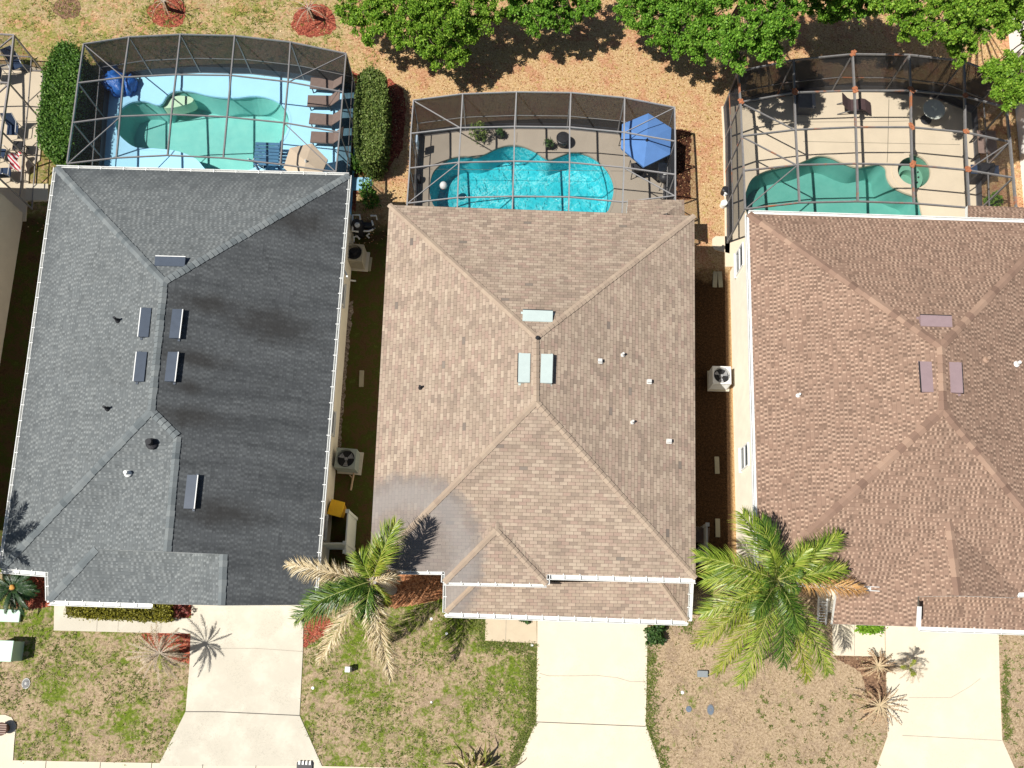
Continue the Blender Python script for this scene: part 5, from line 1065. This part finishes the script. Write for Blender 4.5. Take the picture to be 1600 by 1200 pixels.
# ------------------------------------------------------------------ utility boxes and covers on the lawns
M_mintbox = speck('mint_box', (.46,.62,.50), .05, 3, .5); M_stone = speck('cover_grey', (.17,.17,.17), .2, 12); M_bluegrey = speck('cover_bluegrey', (.13,.16,.20), .2, 12)
def util(label, px, py, w, d, h, mat, name='utility_box', cat='utility box', rz=0, group=None):
    p = at(px, py, h); c = Vector((p.x, p.y, 0)); t = thing(name, label, cat, c, group); MB().box(c+Vector((0,0,h/2-.02)), (w*.94, d*.94, h), rz).build('cabinet', mat, t, bevel=.02); MB().box(c+Vector((0,0,h)), (w, d, .06), rz).build('lid', mat, t, bevel=.02); return t
util('low mint green utility lid below the sago palm', 14, 962, 1.05, .58, .12, M_mintbox)
util('tall mint green utility cabinet cut by the left edge with a dark shadow', 2, 1017, 1.05, .95, .75, M_mintbox)
util('small white utility pedestal on the lawn right of the left driveway', 543, 1046, .24, .26, .42, M_white)
util('grey flat meter box under the tips of the healthy palm', 1098, 1053, .48, .30, .14, speck('grey_box', (.22,.24,.25), .12))
def cover(label, px, py, rx, ry, mat, mat2=None, h=.03):
    p = at(px, py, 0); b = MB(); n = 20; o = [p+Vector((rx*math.cos(2*PI*i/n), ry*math.sin(2*PI*i/n), 0)) for i in range(n)]; b.prism(o, 0, h); i_ = [p+(q-p)*.8 for q in o]; b.prism(i_, h, h+.012, 1); b.prism([p+(q-p)*.28 for q in o], h+.012, h+.02, 0)
    return tag(b.build('valve_cover', [mat, mat2 or mat], org=p), label, 'ground cover')
cover('oval grey meter cover with a pale rim on the left lawn', 41, 1068, .19, .25, speck('pale_rim', (.42,.41,.38), .1), M_stone)
cover('round blue grey valve cover on the right lawn', 1076, 1108, .13, .14, M_bluegrey); cover('oval dark meter cover right of the round blue grey one', 1110, 1109, .16, .25, M_stone, M_bluegrey)
cover('small white cleanout cap beside the left driveway', 489, 1075, .07, .07, M_white); cover('tiny white cap near the shaded corner of the tan roof', 674, 967, .07, .07, M_white); cover('tiny white cap on grass left of the tan path', 698, 990, .06, .07, M_white); cover('white cap at the joint of the tan path and middle driveway', 831, 1008, .07, .07, M_white); cover('small whitish cap in the middle of the right lawn', 1066, 1082, .08, .08, M_white); cover('tiny white cap in the middle of the lawn left of the middle driveway', 674, 1097, .05, .05, M_white)
p = at(2,1139,.3); t = thing('clay_pot', 'dark round clay pot on the concrete cut by the left edge', 'pot', (p.x, p.y, 0)); MB().lathe((p.x,p.y,.03), [(.2,0),(.30,.3),(.28,.32),(.24,.28),(.02,.26)], 20).build('pot', speck('clay', (.13,.07,.05), .3, 9), t)
b = MB()
for k in range(5): b.bar((p.x-.25,p.y-.2+k*.1,.34),(p.x+.25,p.y-.2+k*.1,.34),.03)
b.build('slat', speck('slat', (.4,.3,.24), .1), t)
p = at(475,1196,.2); t = thing('drain_grate', 'dark kerb drain with white slats at the end of the left driveway', 'drain', (p.x, p.y, 0)); MB().box((p.x,p.y-.05,.06), (.72,.34,.10)).build('frame', M_black, t, bevel=.02); b = MB()
for k in range(4): b.box((p.x-.24+k*.16, p.y+.10, .13), (.09,.16,.03))
b.build('slat', M_white, t)
p = at(810,1193,.05); tag(MB().tube([at(799,1200,.05), at(812,1194,.07), at(820,1188,.06), at(823,1184,.05)], [.03,.03,.02,.01], 6).build('branch', M_trunk, org=p), 'thin dead palm stalk lying at the corner of the middle driveway', 'branch')
b = MB(); p = at(1142,941,.05)
for k in range(9): q = at(1122+k*4.2, 936+random.uniform(-3,8), .05); a_ = random.uniform(-.5,.1); b.tube([q, q+Vector((.3*math.cos(a_), .3*math.sin(a_), .05)), q+Vector((.62*math.cos(a_), .6*math.sin(a_), 0))], [.03,.04,.01], 5)
tag(b.build('dry_husks', speck('husk', (.55,.46,.36), .15), org=p), 'heap of pale dry palm husks at the foot of the healthy palm', 'palm husks')

# ------------------------------------------------------------------ turf tufts and leaf litter
def scatter(n, x0, x1, y0, y1, avoid): 
    return outside(np.stack([RNG.uniform(x0, x1, n), RNG.uniform(y0, y1, n)], 1), avoid)
def outside(P_, avoid):
    n = len(P_); keep = np.ones(n, bool)
    for L in avoid:
        x, y = P_[:, 0], P_[:, 1]; r = np.zeros(n, bool); k = len(L)
        for i in range(k):
            a, b_ = L[i], L[(i+1)%k]; cnd = (a.y > y) != (b_.y > y); xx = (b_.x-a.x)*(y-a.y)/((b_.y-a.y) or 1e-9)+a.x; r ^= cnd & (x < xx)
        keep &= ~r
    return P_[keep]
av = [grow(q) for q in ([(300,925),(475,925),(468,1118),(503,1210),(247,1210),(290,1112)],[(840,945),(1012,945),(1009,1133),(1035,1215),(803,1215),(838,1128)],[(1383,960),(1560,960),(1566,1156),(1590,1215),(1366,1215),(1387,1150)],[(84,930),(300,935),(299,990),(84,985)],[(759,945),(838,945),(839,1005),(758,1001)],[(1300,960),(1382,960),(1383,1026),(1302,1024)],[(-60,1117),(25,1117),(20,1195),(-60,1195)],[(-300,1184),(500,1197),(1000,1208),(1000,1240),(-300,1220)])]
def blades(P_, size, k=4):
    n = len(P_); V = []
    for j in range(k):
        a = RNG.uniform(0, 2*PI, n); s = size*RNG.uniform(.5, 1.4, n); d = np.stack([np.cos(a), np.sin(a), np.zeros(n)], 1); sd = np.stack([-np.sin(a), np.cos(a), np.zeros(n)], 1)
        o = np.concatenate([P_+RNG.normal(0, size*.5, P_.shape), np.full((n,1), .004)], 1); h = s*RNG.uniform(.3, .9, n)
        V.append(np.stack([o-sd*(s*.22)[:, None], o+sd*(s*.22)[:, None], o+d*s[:, None]+np.array([0,0,1])*h[:, None]], 1))
    return np.concatenate(V)
def clumped(n, x0, x1, y0, y1, av, cut, f=1.0):
    P_ = scatter(n, x0, x1, y0, y1, av); x, y = P_[:, 0], P_[:, 1]
    g_ = np.sin(1.1*x*f+1.3*np.sin(.7*y*f))*np.cos(1.3*y*f+.9*np.sin(.8*x*f))+.6*np.sin(2.9*x*f+1)*np.sin(3.3*y*f+2*np.sin(x))+RNG.normal(0, .45, len(P_)); return P_[g_ > cut]
fr_ = []
for L, wd, n in ([[(838,1010),(836,1060),(835,1128),(800,1200)], .5, 900], [[(1014,1010),(1012,1060),(1010,1133),(1022,1170),(1036,1205)], .55, 900], [[(742,962),(757,985),(757,1004),(835,1008)], .45, 600], [[(1572,1030),(1570,1100),(1574,1155)], .2, 260], [[(1018,975),(1060,960),(1076,985)], .5, 320]):
    Q = [at(*q) for q in L]; sl = [(b_-a_).length for a_, b_ in zip(Q, Q[1:])]
    for k in range(n):
        r = random.uniform(0, sum(sl)); i_ = 0
        while r > sl[i_]: r -= sl[i_]; i_ += 1
        q = Q[i_].lerp(Q[i_+1], r/sl[i_]); fr_.append((q.x+random.gauss(0, wd*.45), q.y+random.gauss(0, wd*.45)))
for k in range(95):
    c = at(random.uniform(1180,1385), random.uniform(1085,1200)) if k < 70 else at(random.uniform(1570,1600), random.uniform(990,1200)); fr_ += [(c.x+random.gauss(0,.035), c.y+random.gauss(0,.035)) for _ in range(random.choice((2,3,5)))]
tag(quads('grass', blades(np.concatenate([clumped(9000, -27, 5.6, -6, 2.6, av, .15), clumped(3600, 5.8, 24, -5.5, 2.2, av, .95, 1.4), outside(np.array(fr_), av)]), .09), leafmat('grass_blade', [(0,(.05,.075,.012)),(.5,(.13,.17,.03)),(1,(.26,.27,.07))])), 'green grass tufts growing in the dormant front lawns', 'grass', kind='stuff')
tag(quads('dry_grass', blades(clumped(9000, -27, 24, -6, 2.4, av, -.5), .08, 3), leafmat('straw_blade', [(0,(.24,.17,.085)),(.5,(.38,.29,.165)),(1,(.52,.43,.28))])), 'straw coloured dormant grass on the front lawns', 'grass', kind='stuff')
av2 = [grow(q) for q in ([(131,120),(240,110),(556,125),(560,300),(100,330)],[(655,205),(805,200),(1045,215),(1050,345),(645,345)],[(1135,150),(1300,145),(1560,170),(1600,350),(1140,350)],[(-300,90),(80,100),(60,345),(-300,345)])]
Pb = scatter(26000, -30, 27, 20.5, 36, av2); x, y = Pb[:, 0], Pb[:, 1]; Pb = Pb[RNG.uniform(0, 1, len(Pb)) < np.where(x > -9, 1.0, .30)]
tag(quads('leaf_litter', leaves(np.concatenate([Pb, np.full((len(Pb),1), .02)], 1), .05, 2.2, .6), leafmat('dead_leaf', [(0,(.09,.035,.014)),(.35,(.32,.14,.055)),(.65,(.50,.31,.13)),(1,(.72,.60,.38))], .1)), 'orange and straw coloured fallen leaves over the back yards', 'fallen leaves', kind='stuff')
Pc = clumped(12000, -30, -8, 22, 36, av2, .25); tag(quads('weeds', blades(Pc, .10), leafmat('weed_blade', [(0,(.08,.11,.012)),(.5,(.18,.21,.03)),(1,(.36,.34,.08))])), 'green weeds sprouting through the dry back yard behind the gray house', 'weeds', kind='stuff')

# ------------------------------------------------------------------ daylight and camera
w = bpy.data.worlds.new('World'); S.world = w; w.use_nodes = True; nt = w.node_tree
sk = nt.nodes.new('ShaderNodeTexSky'); sk.sky_type = 'NISHITA'; sk.sun_disc = False; sk.sun_elevation = SEL
dx, dy = -math.cos(SAZ), -math.sin(SAZ); sk.sun_rotation = math.atan2(dx, dy) % (2*PI)
nt.links.new(sk.outputs[0], nt.nodes['Background'].inputs[0]); nt.nodes['Background'].inputs[1].default_value = .05
sun = bpy.data.lights.new('sun', 'SUN'); sun.energy = 5.0; sun.angle = math.radians(.5); sun.color = (1, .965, .905)
so = bpy.data.objects.new('sun', sun); COL.objects.link(so)
so.rotation_euler = Vector((math.cos(SEL)*math.cos(SAZ), math.cos(SEL)*math.sin(SAZ), -math.sin(SEL))).to_track_quat('-Z', 'Y').to_euler(); so.location = (-30, -20, 50)
cam = bpy.data.cameras.new('camera'); co = bpy.data.objects.new('camera', cam); COL.objects.link(co); S.camera = co
cam.sensor_width = 36; cam.sensor_fit = 'HORIZONTAL'; cam.lens = FPX/1600*36; cam.shift_y = (CYP-600)/1600; cam.clip_end = 1000
co.matrix_world = Matrix.Translation((0, 0, CAMH)) @ CR.to_4x4()
S.view_settings.view_transform = 'Standard'; S.view_settings.look = 'None'; S.view_settings.exposure = .45; S.view_settings.gamma = 1
S.cycles.transparent_max_bounces = 16; S.cycles.max_bounces = 6; S.cycles.caustics_reflective = False; S.cycles.caustics_refractive = False
S.render.resolution_x = 1024; S.render.resolution_y = 768
